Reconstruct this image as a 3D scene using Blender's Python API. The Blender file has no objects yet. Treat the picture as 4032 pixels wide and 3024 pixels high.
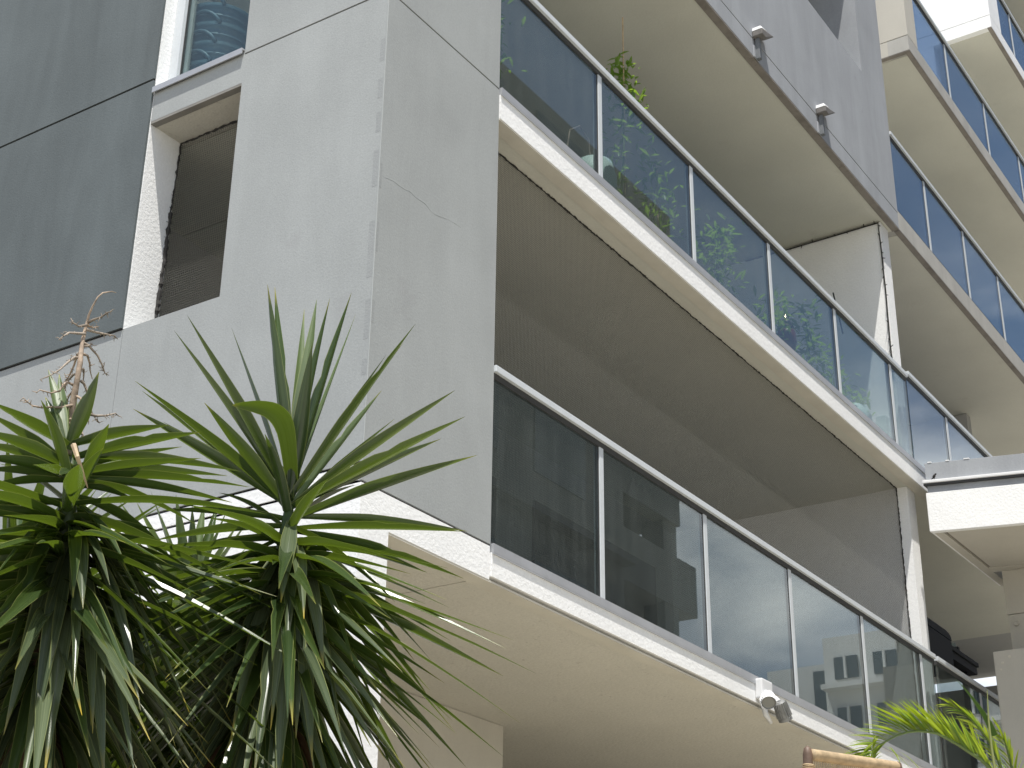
import bpy, bmesh, math, random
from mathutils import Vector, Matrix
random.seed(7)
S = bpy.context.scene
COL = S.collection

# ---------------------------------------------------------------- camera, sky, sun, exposure
YAW, PITCH, ROLL, FPX = 0.58957374, 0.43672324, 0.01411387, 6200.5
ZO = 1.6                                   # eye height: heights below are given from the eye
CAM = Vector((-5.39155, -4.45719, ZO))
def cam_axes():
    cy, sy, cp, sp = math.cos(YAW), math.sin(YAW), math.cos(PITCH), math.sin(PITCH)
    f = Vector((cy*cp, sy*cp, sp)); r = Vector((sy, -cy, 0)); u = r.cross(f)
    c, s = math.cos(ROLL), math.sin(ROLL)
    return c*r + s*u, -s*r + c*u, f
CR, CU, CF = cam_axes()
cd = bpy.data.cameras.new('camera'); cam = bpy.data.objects.new('camera', cd); COL.objects.link(cam)
cd.sensor_width = 36; cd.lens = 36*FPX/4032; cd.clip_start = .05; cd.clip_end = 3000
cam.matrix_world = Matrix(((CR.x, CU.x, -CF.x, CAM.x), (CR.y, CU.y, -CF.y, CAM.y), (CR.z, CU.z, -CF.z, CAM.z), (0, 0, 0, 1)))
S.camera = cam

SUN_TO = Vector((-.27, -.217, 1)).normalized()      # towards the sun
SUN_EL = math.asin(SUN_TO.z); SUN_ROT = math.atan2(SUN_TO.x, SUN_TO.y)
w = bpy.data.worlds.new('World'); S.world = w; w.use_nodes = True
nt = w.node_tree; N = nt.nodes; L = nt.links
bg = N['Background']
sky = N.new('ShaderNodeTexSky'); sky.sky_type = 'NISHITA'; sky.sun_disc = False
sky.sun_elevation = SUN_EL; sky.sun_rotation = SUN_ROT; sky.air_density = 1.0; sky.dust_density = .6; sky.ozone_density = 1.2
tc = N.new('ShaderNodeTexCoord')
nz = N.new('ShaderNodeTexNoise'); nz.inputs['Scale'].default_value = 3.2; nz.inputs['Detail'].default_value = 7; nz.inputs['Roughness'].default_value = .58
mp = N.new('ShaderNodeMapping'); mp.inputs['Scale'].default_value = (1, 1, 2.2); mp.inputs['Location'].default_value = (2.1, -.5, .8)
L.new(tc.outputs['Generated'], mp.inputs[0]); L.new(mp.outputs[0], nz.inputs['Vector'])
cr = N.new('ShaderNodeValToRGB'); cr.color_ramp.elements[0].position = .38; cr.color_ramp.elements[1].position = .60
L.new(nz.outputs['Fac'], cr.inputs[0])
mx = N.new('ShaderNodeMix'); mx.data_type = 'RGBA'
sx = N.new('ShaderNodeSeparateXYZ'); L.new(tc.outputs['Generated'], sx.inputs[0])
fe = N.new('ShaderNodeMapRange'); fe.inputs[1].default_value = .36; fe.inputs[2].default_value = .50; fe.inputs[3].default_value = 1; fe.inputs[4].default_value = .12   # broken cloud near the horizon, clear above
L.new(sx.outputs[2], fe.inputs[0])
fm = N.new('ShaderNodeMath'); fm.operation = 'MULTIPLY'; L.new(cr.outputs['Color'], fm.inputs[0]); L.new(fe.outputs[0], fm.inputs[1])
L.new(fm.outputs[0], mx.inputs['Factor']); L.new(sky.outputs[0], mx.inputs[6]); 
n2 = N.new('ShaderNodeTexNoise'); n2.inputs['Scale'].default_value = 7; n2.inputs['Detail'].default_value = 8; n2.inputs['Distortion'].default_value = .4; L.new(mp.outputs[0], n2.inputs['Vector'])
c2 = N.new('ShaderNodeValToRGB'); c2.color_ramp.elements[0].position = .40; c2.color_ramp.elements[1].position = .62
c2.color_ramp.elements[0].color = (.42, .47, .55, 1); c2.color_ramp.elements[1].color = (1, 1, 1, 1); L.new(n2.outputs['Fac'], c2.inputs[0])
sc = N.new('ShaderNodeVectorMath'); sc.operation = 'SCALE'; sc.inputs['Scale'].default_value = 12.5; L.new(c2.outputs['Color'], sc.inputs[0]); L.new(sc.outputs[0], mx.inputs[7])
L.new(mx.outputs[2], bg.inputs['Color']); bg.inputs['Strength'].default_value = .105

sd = bpy.data.lights.new('sun', 'SUN'); sd.energy = 5.0; sd.angle = math.radians(.53); sd.color = (1, .965, .90)
sun = bpy.data.objects.new('sun', sd); COL.objects.link(sun); sun.location = (0, 0, 40)
sun.rotation_euler = SUN_TO.to_track_quat('Z', 'Y').to_euler()
S.view_settings.view_transform = 'Standard'; S.view_settings.look = 'None'; S.view_settings.gamma = 1
S.view_settings.exposure = .34; S.view_settings.use_curve_mapping = False
S.render.engine = 'CYCLES'
S.cycles.max_bounces = 8; S.cycles.diffuse_bounces = 5; S.cycles.transparent_max_bounces = 16

def at(px, py, dist):
    """world point seen at a pixel of the 4032 px photograph, at a horizontal distance from the eye"""
    d = CR*((px-2016)/FPX) - CU*((py-1512)/FPX) + CF
    return CAM + d*(dist/math.hypot(d.x, d.y))
def atY(px, py, y):
    d = CR*((px-2016)/FPX) - CU*((py-1512)/FPX) + CF
    return CAM + d*((y-CAM.y)/d.y)

def atX(px, py, x):
    d = CR*((px-2016)/FPX) - CU*((py-1512)/FPX) + CF
    return CAM + d*((x-CAM.x)/d.x)

# ---------------------------------------------------------------- materials
def mat(name, col, rough=.8, var=.06, vscale=1.5, bump=0., bscale=60, streak=0., metal=0., spec=.4, grime=None, bdist=.004, fine=0.):
    m = bpy.data.materials.new(name); m.use_nodes = True
    n = m.node_tree.nodes; l = m.node_tree.links; b = n['Principled BSDF']
    b.inputs['Roughness'].default_value = rough; b.inputs['Metallic'].default_value = metal
    b.inputs['Specular IOR Level'].default_value = spec
    c = n.new('ShaderNodeTexCoord')
    t = n.new('ShaderNodeTexNoise'); t.inputs['Scale'].default_value = vscale; t.inputs['Detail'].default_value = 6; t.inputs['Roughness'].default_value = .6
    l.new(c.outputs['Object'], t.inputs['Vector'])
    r = n.new('ShaderNodeMapRange'); r.inputs[1].default_value = .3; r.inputs[2].default_value = .7
    r.inputs[3].default_value = 1-var; r.inputs[4].default_value = 1+var
    l.new(t.outputs['Fac'], r.inputs[0])
    fac = r.outputs[0]
    def mult(a, bsock):
        k = n.new('ShaderNodeMath'); k.operation = 'MULTIPLY'; l.new(a, k.inputs[0]); l.new(bsock, k.inputs[1]); return k.outputs[0]
    if streak:
        mpn = n.new('ShaderNodeMapping'); mpn.inputs['Scale'].default_value = (2.3, 2.3, .38)
        l.new(c.outputs['Object'], mpn.inputs[0])
        t2 = n.new('ShaderNodeTexNoise'); t2.inputs['Scale'].default_value = 1.3; t2.inputs['Distortion'].default_value = .6; t2.inputs['Detail'].default_value = 8; t2.inputs['Roughness'].default_value = .65
        l.new(mpn.outputs[0], t2.inputs['Vector'])
        r2 = n.new('ShaderNodeMapRange'); r2.inputs[1].default_value = .32; r2.inputs[2].default_value = .68; r2.inputs[3].default_value = 1-streak; r2.inputs[4].default_value = 1+streak*.7
        l.new(t2.outputs['Fac'], r2.inputs[0]); fac = mult(fac, r2.outputs[0])
    if fine:
        t4 = n.new('ShaderNodeTexNoise'); t4.inputs['Scale'].default_value = 70; t4.inputs['Detail'].default_value = 4
        l.new(c.outputs['Object'], t4.inputs['Vector'])
        r4 = n.new('ShaderNodeMapRange'); r4.inputs[1].default_value = .3; r4.inputs[2].default_value = .7; r4.inputs[3].default_value = 1-fine; r4.inputs[4].default_value = 1+fine
        l.new(t4.outputs['Fac'], r4.inputs[0]); fac = mult(fac, r4.outputs[0])
    mixc = n.new('ShaderNodeMix'); mixc.data_type = 'RGBA'; mixc.blend_type = 'MULTIPLY'; mixc.inputs['Factor'].default_value = 1
    mixc.inputs[6].default_value = (*col, 1); l.new(fac, mixc.inputs[7])
    out = mixc.outputs[2]
    if grime:
        gcol, gs, lo, hi = grime
        t3 = n.new('ShaderNodeTexNoise'); t3.inputs['Scale'].default_value = gs; t3.inputs['Detail'].default_value = 9; t3.inputs['Roughness'].default_value = .72
        l.new(c.outputs['Object'], t3.inputs['Vector'])
        r3 = n.new('ShaderNodeMapRange'); r3.inputs[1].default_value = lo; r3.inputs[2].default_value = hi
        l.new(t3.outputs['Fac'], r3.inputs[0])
        mg = n.new('ShaderNodeMix'); mg.data_type = 'RGBA'; l.new(r3.outputs[0], mg.inputs['Factor']); l.new(out, mg.inputs[6]); mg.inputs[7].default_value = (*gcol, 1)
        out = mg.outputs[2]
    l.new(out, b.inputs['Base Color'])
    if bump:
        tb = n.new('ShaderNodeTexNoise'); tb.inputs['Scale'].default_value = bscale; tb.inputs['Detail'].default_value = 5; tb.inputs['Roughness'].default_value = .6
        l.new(c.outputs['Object'], tb.inputs['Vector'])
        bp = n.new('ShaderNodeBump'); bp.inputs['Strength'].default_value = bump; bp.inputs['Distance'].default_value = bdist
        l.new(tb.outputs['Fac'], bp.inputs['Height']); l.new(bp.outputs[0], b.inputs['Normal'])
    return m

M = {}
M['light_grey'] = mat('light_grey_render', (.348, .364, .361), .9, .08, 1.1, .32, 90, .05, fine=.05, grime=((.27, .27, .275), 1.6, .60, .9))
M['dark_grey'] = mat('dark_grey_render', (.112, .131, .136), .9, .10, 1.0, .4, 75, .14, fine=.04)
M['mid_grey'] = mat('mid_grey_render', (.335, .35, .372), .9, .08, 1.2, .4, 75, .10, fine=.04, grime=((.17, .17, .175), 2.2, .62, .85))
M['white'] = mat('white_render', (.88, .88, .87), .85, .03, 2.0, .6, 45, .02, fine=.04, grime=((.5, .47, .43), 2.5, .66, .95), bdist=.006)
M['soffit'] = mat('soffit_render', (.61, .585, .51), .9, .04, 1.5, .8, 38, fine=.05, grime=((.34, .31, .26), 26, .585, .78), bdist=.006)
M['soffit2'] = mat('upper_soffit_render', (.61, .60, .525), .9, .05, 1.2, .5, 45, fine=.03, grime=((.45, .42, .36), 3, .62, .95))
M['cream'] = mat('cream_render', (.53, .505, .445), .85, .05, 1.5, .3, 60, .04, fine=.02, grime=((.4, .36, .3), 3, .66, .9))
M['dirt_edge'] = mat('dirty_drip_edge', (.25, .225, .20), .9, .25, 5, .5, 50, grime=((.08, .07, .06), 5, .55, .8))
M['grey_edge'] = mat('grey_painted_edge', (.23, .22, .20), .9, .15, 5, .4, 50)
M['tan_edge'] = mat('tan_drip_edge', (.60, .57, .49), .9, .08, 3, .4, 50, grime=((.2, .14, .09), 2.2, .66, .80))
M['interior'] = mat('balcony_back_wall', (.42, .415, .40), .9, .05)
M['dark_room'] = mat('dark_room_glass', (.03, .034, .036), .12, .05, spec=.5)
M['alu'] = mat('powder_coated_aluminium', (.60, .63, .65), .45, .04, 6, spec=.5, fine=.03)
M['alu_dark'] = mat('shadow_gasket', (.05, .05, .05), .6)
M['flash'] = mat('aluminium_flashing', (.44, .45, .47), .45, .08, 3, .1, 12, .06, metal=.3, grime=((.25, .24, .23), 4, .6, .85))
M['patch'] = mat('smooth_patch', (.305, .318, .318), .9, .08, 3, .5, 75)
M['pale_filler'] = mat('pale_crack_filler', (.39, .41, .405), .9, .05)
M['concrete'] = mat('raw_concrete_edge', (.43, .42, .39), .9, .10, 2.5, .4, 50, .10, grime=((.27, .25, .23), 3, .60, .85))
M['groove'] = mat('black_sealant', (.02, .02, .022), .9)
M['twine'] = mat('weathered_net_twine', (.125, .122, .11), .9)
M['rope'] = mat('black_net_cord', (.035, .033, .031), .9, .2)
M['black'] = mat('black_enamel', (.012, .013, .016), .7, .1, spec=.15)
M['tub'] = mat('blue_grey_plastic', (.15, .22, .265), .4, .05)
M['mint'] = mat('pale_mint_plastic', (.50, .62, .58), .5)
M['terracotta'] = mat('dark_red_glaze', (.14, .03, .03), .25)
M['paving'] = mat('pale_warm_paving', (.44, .41, .345), .9, .08, .6, .2, 20)
M['soil'] = mat('garden_soil', (.07, .05, .035), .95, .3, 4, .8, 20)
M['bark'] = mat('fibrous_bark', (.10, .062, .038), .95, .35, 14, 1., 40)
M['dry'] = mat('dried_flower_stalk', (.36, .28, .21), .85, .5, 30, .5, 60)
M['twig'] = mat('weathered_twig', (.30, .25, .20), .9, .4, 14)
M['wood'] = mat('dark_turned_wood', (.13, .085, .06), .55, .25, 14, .2, 60)
M['rattan'] = mat('honey_rattan', (.44, .33, .20), .6, .28, 22, .4, 90)
M['stem_dark'] = mat('leafy_crown_stem', (.045, .07, .02), .5, .3, 30)
M['stem'] = mat('green_stem', (.12, .17, .05), .6, .2, 8)
M['lamp_white'] = mat('white_lamp_plastic', (.74, .74, .74), .35, .03)
M['lamp_fin'] = mat('weathered_heatsink', (.30, .30, .29), .5, .2, 30, metal=.3)
M['stem_grey'] = mat('weathered_stem', (.16, .17, .18), .7, .15, 9)
M['hood_grey'] = mat('weathered_hood', (.16, .15, .14), .7, .2, 12)
M['lens'] = mat('frosted_lens', (.24, .24, .22), .3)
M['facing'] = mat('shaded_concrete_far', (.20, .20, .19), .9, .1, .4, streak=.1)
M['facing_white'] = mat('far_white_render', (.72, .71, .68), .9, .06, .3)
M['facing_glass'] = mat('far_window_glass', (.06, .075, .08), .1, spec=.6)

def glass(name, tint, ior, rough=.0, dirt=.04):
    m = bpy.data.materials.new(name); m.use_nodes = True
    n = m.node_tree.nodes; l = m.node_tree.links; n.clear()
    o = n.new('ShaderNodeOutputMaterial'); mixs = n.new('ShaderNodeMixShader')
    tr = n.new('ShaderNodeBsdfTransparent'); tr.inputs[0].default_value = (*tint, 1)
    gl = n.new('ShaderNodeBsdfGlossy'); gl.inputs['Color'].default_value = (.95, 1, 1, 1); gl.inputs['Roughness'].default_value = rough
    fr = n.new('ShaderNodeFresnel'); ge = n.new('ShaderNodeNewGeometry'); im = n.new('ShaderNodeMapRange')
    im.inputs[3].default_value = ior; im.inputs[4].default_value = 1/ior; l.new(ge.outputs['Backfacing'], im.inputs[0]); l.new(im.outputs[0], fr.inputs[0])
    l.new(fr.outputs[0], mixs.inputs[0]); l.new(tr.outputs[0], mixs.inputs[1]); l.new(gl.outputs[0], mixs.inputs[2])
    df = n.new('ShaderNodeBsdfDiffuse'); df.inputs[0].default_value = (.42, .46, .45, 1)
    c = n.new('ShaderNodeTexCoord'); mpn = n.new('ShaderNodeMapping'); mpn.inputs['Scale'].default_value = (9, 9, .9)
    t = n.new('ShaderNodeTexNoise'); t.inputs['Scale'].default_value = 1.2; t.inputs['Detail'].default_value = 7
    l.new(c.outputs['Object'], mpn.inputs[0]); l.new(mpn.outputs[0], t.inputs['Vector'])
    r = n.new('ShaderNodeMapRange'); r.inputs[1].default_value = .42; r.inputs[2].default_value = .8; r.inputs[3].default_value = dirt*.8; r.inputs[4].default_value = dirt*1.9
    l.new(t.outputs['Fac'], r.inputs[0])
    m2 = n.new('ShaderNodeMixShader'); l.new(r.outputs[0], m2.inputs[0]); l.new(mixs.outputs[0], m2.inputs[1]); l.new(df.outputs[0], m2.inputs[2])
    l.new(m2.outputs[0], o.inputs[0]); return m
M['glass'] = glass('green_tinted_glass', (.63, .685, .69), 1.64, .0, .036)
M['glass_blue'] = glass('sky_reflection_glass', (.45, .53, .64), 1.95, .0, .010)  # blue tint stands in for the deep blue sky these panes mirror
M['glass_clear'] = glass('window_glass', (.80, .87, .87), 1.5, .0, .02)

def leaf_mat(name, dark, light, trans, rough=.38, tfac=.3, tip=(.42, .36, .08), under=None):
    """u runs across the blade, v along it"""
    m = bpy.data.materials.new(name); m.use_nodes = True
    n = m.node_tree.nodes; l = m.node_tree.links; b = n['Principled BSDF']; o = n['Material Output']
    b.inputs['Roughness'].default_value = rough; b.inputs['Specular IOR Level'].default_value = .62
    uv = n.new('ShaderNodeUVMap'); sp = n.new('ShaderNodeSeparateXYZ'); l.new(uv.outputs[0], sp.inputs[0])
    mpn = n.new('ShaderNodeMapping'); mpn.inputs['Scale'].default_value = (16, .8, 1); l.new(uv.outputs[0], mpn.inputs[0])
    oi = n.new('ShaderNodeObjectInfo')
    ad = n.new('ShaderNodeVectorMath'); ad.operation = 'ADD'; l.new(mpn.outputs[0], ad.inputs[0])
    cb = n.new('ShaderNodeCombineXYZ'); k = n.new('ShaderNodeMath'); k.operation = 'MULTIPLY'; k.inputs[1].default_value = 37; l.new(oi.outputs['Random'], k.inputs[0])
    l.new(k.outputs[0], cb.inputs[0]); l.new(k.outputs[0], cb.inputs[1]); l.new(cb.outputs[0], ad.inputs[1])
    t = n.new('ShaderNodeTexNoise'); t.inputs['Scale'].default_value = 1; t.inputs['Detail'].default_value = 4; l.new(ad.outputs[0], t.inputs['Vector'])
    m1 = n.new('ShaderNodeMix'); m1.data_type = 'RGBA'; m1.inputs[6].default_value = (*dark, 1); m1.inputs[7].default_value = (*light, 1)
    rr = n.new('ShaderNodeMapRange'); rr.inputs[1].default_value = .35; rr.inputs[2].default_value = .65; l.new(t.outputs['Fac'], rr.inputs[0])
    avg = n.new('ShaderNodeMath'); avg.operation = 'MULTIPLY_ADD'; avg.inputs[1].default_value = .55; l.new(rr.outputs[0], avg.inputs[0])
    k2 = n.new('ShaderNodeMath'); k2.operation = 'MULTIPLY'; k2.inputs[1].default_value = .45; l.new(oi.outputs['Random'], k2.inputs[0]); l.new(k2.outputs[0], avg.inputs[2])
    l.new(avg.outputs[0], m1.inputs['Factor'])
    # pale margin line and brown tip
    ab = n.new('ShaderNodeMath'); ab.operation = 'SUBTRACT'; ab.inputs[1].default_value = .5; l.new(sp.outputs[0], ab.inputs[0])
    ab2 = n.new('ShaderNodeMath'); ab2.operation = 'ABSOLUTE'; l.new(ab.outputs[0], ab2.inputs[0])
    mr = n.new('ShaderNodeMapRange'); mr.inputs[1].default_value = .455; mr.inputs[2].default_value = .5; mr.inputs[4].default_value = .6; l.new(ab2.outputs[0], mr.inputs[0])
    m2 = n.new('ShaderNodeMix'); m2.data_type = 'RGBA'; l.new(mr.outputs[0], m2.inputs['Factor']); l.new(m1.outputs[2], m2.inputs[6]); m2.inputs[7].default_value = (.40, .42, .14, 1)
    mt = n.new('ShaderNodeMapRange'); mt.inputs[1].default_value = .9; mt.inputs[2].default_value = 1.; l.new(sp.outputs[1], mt.inputs[0])
    mt2 = n.new('ShaderNodeMath'); mt2.operation = 'MULTIPLY'; l.new(mt.outputs[0], mt2.inputs[0]); l.new(oi.outputs['Random'], mt2.inputs[1])
    m3 = n.new('ShaderNodeMix'); m3.data_type = 'RGBA'; l.new(mt2.outputs[0], m3.inputs['Factor']); l.new(m2.outputs[2], m3.inputs[6]); m3.inputs[7].default_value = (*tip, 1)
    l.new(m3.outputs[2], b.inputs['Base Color'])
    bp = n.new('ShaderNodeBump'); bp.inputs['Strength'].default_value = .25; bp.inputs['Distance'].default_value = .003; l.new(t.outputs['Fac'], bp.inputs['Height']); l.new(bp.outputs[0], b.inputs['Normal'])
    tl = n.new('ShaderNodeBsdfTranslucent'); tl.inputs[0].default_value = (*trans, 1)
    ms = n.new('ShaderNodeMixShader'); ms.inputs[0].default_value = tfac
    l.new(b.outputs[0], ms.inputs[1]); l.new(tl.outputs[0], ms.inputs[2]); l.new(ms.outputs[0], o.inputs[0])
    return m
M['yucca'] = leaf_mat('yucca_blade', (.018, .036, .011), (.056, .090, .026), (.20, .30, .02), .27, .21)
M['yucca_old'] = leaf_mat('yucca_old_blade', (.026, .044, .020), (.135, .165, .090), (.22, .28, .04), .26, .13, (.5, .36, .03))
M['yucca_pale'] = leaf_mat('yucca_backlit_blade', (.08, .12, .045), (.13, .18, .08), (.28, .38, .10), .45, .32)  # paler greens paint backlight into the upright rear blades
M['yucca_dead'] = leaf_mat('yucca_dead_blade', (.12, .07, .035), (.22, .13, .07), (.25, .12, .04), .8, .15, (.2, .12, .06))
M['palm'] = leaf_mat('palm_leaflet', (.11, .19, .015), (.26, .34, .03), (.46, .58, .02), .4, .38)
M['palm_dark'] = leaf_mat('palm_spear', (.03, .06, .018), (.06, .10, .03), (.12, .25, .03), .45, .2)
M['pot_leaf'] = leaf_mat('potted_plant_leaf', (.06, .13, .02), (.17, .28, .05), (.38, .58, .06), .4, .4)

# ---------------------------------------------------------------- helpers
def empty(name, loc, label=None, cat=None, group=None, rz=0):
    o = bpy.data.objects.new(name, None); COL.objects.link(o); o.location = loc; o.rotation_euler = (0, 0, rz); o.empty_display_size = .2
    if label: tag(o, label, cat, group)
    return o
def tag(o, label=None, cat=None, group=None, kind=None):
    if label: o['label'] = label
    if cat: o['category'] = cat
    if group: o['group'] = group
    if kind: o['kind'] = kind
    return o
def link(name, me, parent=None):
    o = bpy.data.objects.new(name, me); COL.objects.link(o)
    if parent:
        o.parent = parent
        # geometry is written in world space: cancel the parents' placement
        mw = Matrix.Identity(4); p = parent
        chain = []
        while p: chain.append(p); p = p.parent
        for p in reversed(chain): mw = mw @ p.matrix_parent_inverse @ p.matrix_basis
        o.matrix_parent_inverse = mw.inverted()
    return o
class MB:
    def __init__(s): s.v = []; s.f = []; s.uv = []
    def box(s, x0, x1, y0, y1, z0, z1):
        """heights from the eye level"""
        return s.hexa([(x0, y0, z0+ZO), (x1, y0, z0+ZO), (x1, y1, z0+ZO), (x0, y1, z0+ZO), (x0, y0, z1+ZO), (x1, y0, z1+ZO), (x1, y1, z1+ZO), (x0, y1, z1+ZO)])
    def hexa(s, c):
        i = len(s.v); s.v += [tuple(p) for p in c]
        s.f += [(i+3, i+2, i+1, i), (i+4, i+5, i+6, i+7), (i, i+1, i+5, i+4), (i+1, i+2, i+6, i+5), (i+2, i+3, i+7, i+6), (i+3, i, i+4, i+7)]
        return s
    def prism(s, pts, z0, z1):
        i = len(s.v); n = len(pts)
        s.v += [(p[0], p[1], z0+ZO) for p in pts] + [(p[0], p[1], z1+ZO) for p in pts]
        s.f.append(tuple(i+k for k in reversed(range(n)))); s.f.append(tuple(i+n+k for k in range(n)))
        for k in range(n): s.f.append((i+k, i+(k+1) % n, i+n+(k+1) % n, i+n+k))
        return s
    def tube(s, pts, r, n=6, cap=True):
        pts = [Vector(p) for p in pts]; rs = r if isinstance(r, (list, tuple)) else [r]*len(pts)
        i0 = len(s.v); prev = None
        for k, p in enumerate(pts):
            d = (pts[min(k+1, len(pts)-1)]-pts[max(k-1, 0)]).normalized()
            a = prev if prev is not None else (Vector((0, 0, 1)) if abs(d.z) < .9 else Vector((1, 0, 0)))
            x = (a-d*a.dot(d)).normalized(); y = d.cross(x); prev = x
            for j in range(n):
                t = 2*math.pi*j/n; s.v.append(tuple(p+(x*math.cos(t)+y*math.sin(t))*rs[k]))
        for k in range(len(pts)-1):
            for j in range(n):
                a = i0+k*n+j; b = i0+k*n+(j+1) % n
                s.f.append((a, b, b+n, a+n))
        if cap:
            s.f.append(tuple(i0+j for j in reversed(range(n)))); s.f.append(tuple(i0+(len(pts)-1)*n+j for j in range(n)))
        return s
    def lathe(s, o, ax, prof, n=24):
        """prof: (radius, height) along ax from o"""
        ax = Vector(ax).normalized(); o = Vector(o)
        x = ax.orthogonal().normalized(); y = ax.cross(x); i0 = len(s.v)
        for r, h in prof:
            for j in range(n):
                t = 2*math.pi*j/n; s.v.append(tuple(o+ax*h+(x*math.cos(t)+y*math.sin(t))*r))
        for k in range(len(prof)-1):
            for j in range(n):
                a = i0+k*n+j; b = i0+k*n+(j+1) % n
                s.f.append((a, b, b+n, a+n))
        return s
    def build(s, name, m, parent=None, smooth=False, bevel=0, label=None, kind=None):
        me = bpy.data.meshes.new(name); me.from_pydata(s.v, [], s.f); me.update()
        if bevel:
            bm = bmesh.new(); bm.from_mesh(me)
            bmesh.ops.bevel(bm, geom=[e for e in bm.edges], offset=bevel, segments=2, affect='EDGES', profile=.6)
            bm.to_mesh(me); bm.free()
        me.materials.append(m if not isinstance(m, str) else M[m])
        if smooth: me.polygons.foreach_set('use_smooth', [True]*len(me.polygons))
        o = link(name, me, parent)
        if label: o['label'] = label
        if kind: o['kind'] = kind
        return o
def box(name, m, parent, *a, bevel=0, label=None): return MB().box(*a).build(name, m, parent, bevel=bevel, label=label)

# ---------------------------------------------------------------- ground
g = MB(); g.box(-600, 600, -600, 600, -ZO-.3, -ZO); g.build('ground', 'paving')['kind'] = 'structure'
g = MB(); g.box(-.9, 60, -4.2, -.004+1.8, -ZO+.004, .30); g.build('terrace', 'paving', bevel=.02)['kind'] = 'structure'
g = MB(); g.box(-9.0, -.95, -3.4, 16, -ZO+.004, -ZO+.12); g.build('planting_bed', 'soil')['kind'] = 'structure'

# ---------------------------------------------------------------- the apartment building
B = empty('apartment_building', (0, 0, 0), 'grey and white rendered apartment building with glass fronted balconies', 'building')
F1, F2, F3, F4, F5 = 2.73, 5.63, 8.53, 11.43, 14.33
# light grey corner pier, an L of two walls, with its recessed joint
p = MB()
for z0, z1 in ((2.838, 5.629), (5.641, 9.2)):
    p.prism([(0, 0), (1.09, 0), (1.09, .2), (.2, .2), (.2, 1.066), (0, 1.066)], z0, z1)
p.prism([(0, 0), (1.09, 0), (1.09, .2), (.2, .2), (.2, .30), (0, .012), ], 2.74, 2.838)
p.build('corner_pier', 'light_grey', B, label='light grey rendered corner pier')
MB().prism([(.012, .012), (1.07, .012), (1.07, .19), (.19, .19), (.19, 1.05), (.012, 1.05)], 2.6, 9.1).build('joint_backing', 'groove', B)
# raised render bead on the arris
MB().tube([(-.001, -.001, 2.74+ZO), (-.001, -.001, 9.1+ZO)], .0028, 6).build('corner_bead', 'pale_filler', B)
for (px_, ya, yb, wd) in ((1514, 150, 235, .030), (1506, 305, 380, .030), (1498, 438, 515, .030), (1484, 590, 730, .034), (1472, 868, 1085, .034), (1452, 1178, 1330, .030), (1446, 1410, 1470, .03)):
    za = atX(px_, ya, 0).z-ZO; zb_ = atX(px_, yb, 0).z-ZO
    MB().prism([(-.0005, .008), (.0, .008), (.0, .010+wd), (-.0005, .010+wd)], zb_, za).build('patch_repair', 'patch', B)
for (ya, yb) in ((640, 740), (880, 1000), (1200, 1290)):
    MB().prism([(.008, -.0005), (.024, -.0005), (.024, 0), (.008, 0)], atY(1500, yb, 0).z-ZO, atY(1500, ya, 0).z-ZO).build('patch_repair', 'patch', B)
MB().tube([atY(a, b, .0014) for a, b in ((1497, 694), (1520, 700), (1548, 712), (1568, 728), (1592, 745), (1612, 752), (1640, 780), (1672, 800), (1700, 838), (1726, 850), (1760, 862), (1790, 880), (1830, 905), (1862, 930), (1884, 948))], [.001, .0025, .0025, .003, .0025, .003, .0025, .003, .002, .003, .002, .0025, .0015, .0015, .001], 6).build('filled_crack', 'pale_filler', B)
# wall below the sill and below the dark wall
p = MB(); p.box(0, .2, 1.066, 1.8015, 2.838, 4.025); p.box(0, .2, 1.805, 9, 2.838, 4.020)
p.build('wall', 'light_grey', B, label='light grey wall below the dark wall')
p = MB(); p.box(0, .045, 1.066, 1.80, 5.430, 5.655); p.build('spandrel', 'light_grey', B, label='light grey spandrel between window and netted opening')
MB().box(0.0005, .0445, 1.066, 1.80, 5.412, 5.4295).build('drip_edge', 'grey_edge', B)
MB().box(.046, .30, 1.066, 1.80, 5.415, 5.66).build('lintel', 'soffit', B)
# dark wall, a little proud
p = MB(); p.box(-.014, .0, 1.807, 9, 4.030, 5.729); p.box(-.014, .0, 1.807, 9, 5.745, 9.2)
p.build('dark_wall', 'dark_grey', B, label='dark grey rendered wall with a thin joint')
MB().box(-.003, .001, 1.81, 9, 4.022, 9.2).build('joint_backing', 'groove', B)
p = MB(); p.box(.002, .25, 1.80, 2.0, 4.028, 9.2); p.build('white_jamb', 'white', B, label='sunlit white jamb beside the dark wall')
# white base
p = MB(); p.box(0.004, .225, 0.012, 9, 2.745, 2.826); p.box(0, .225, 0, 9, -ZO, 2.727); p.build('base_wall', 'white', B, label='white rendered base wall behind the yuccas')
MB().box(.012, .21, .02, 9, 2.70, 2.838).build('joint_backing', 'groove', B)
p = MB(); p.box(.2255, 1.084, 0, .10, 2.544, 2.727); p.build('beam', 'white', B, label='white beam under the corner pier')
MB().box(.226, 8.6, .002, .10, 2.532, 2.5435).build('drip_edge', 'tan_edge', B)
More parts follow.
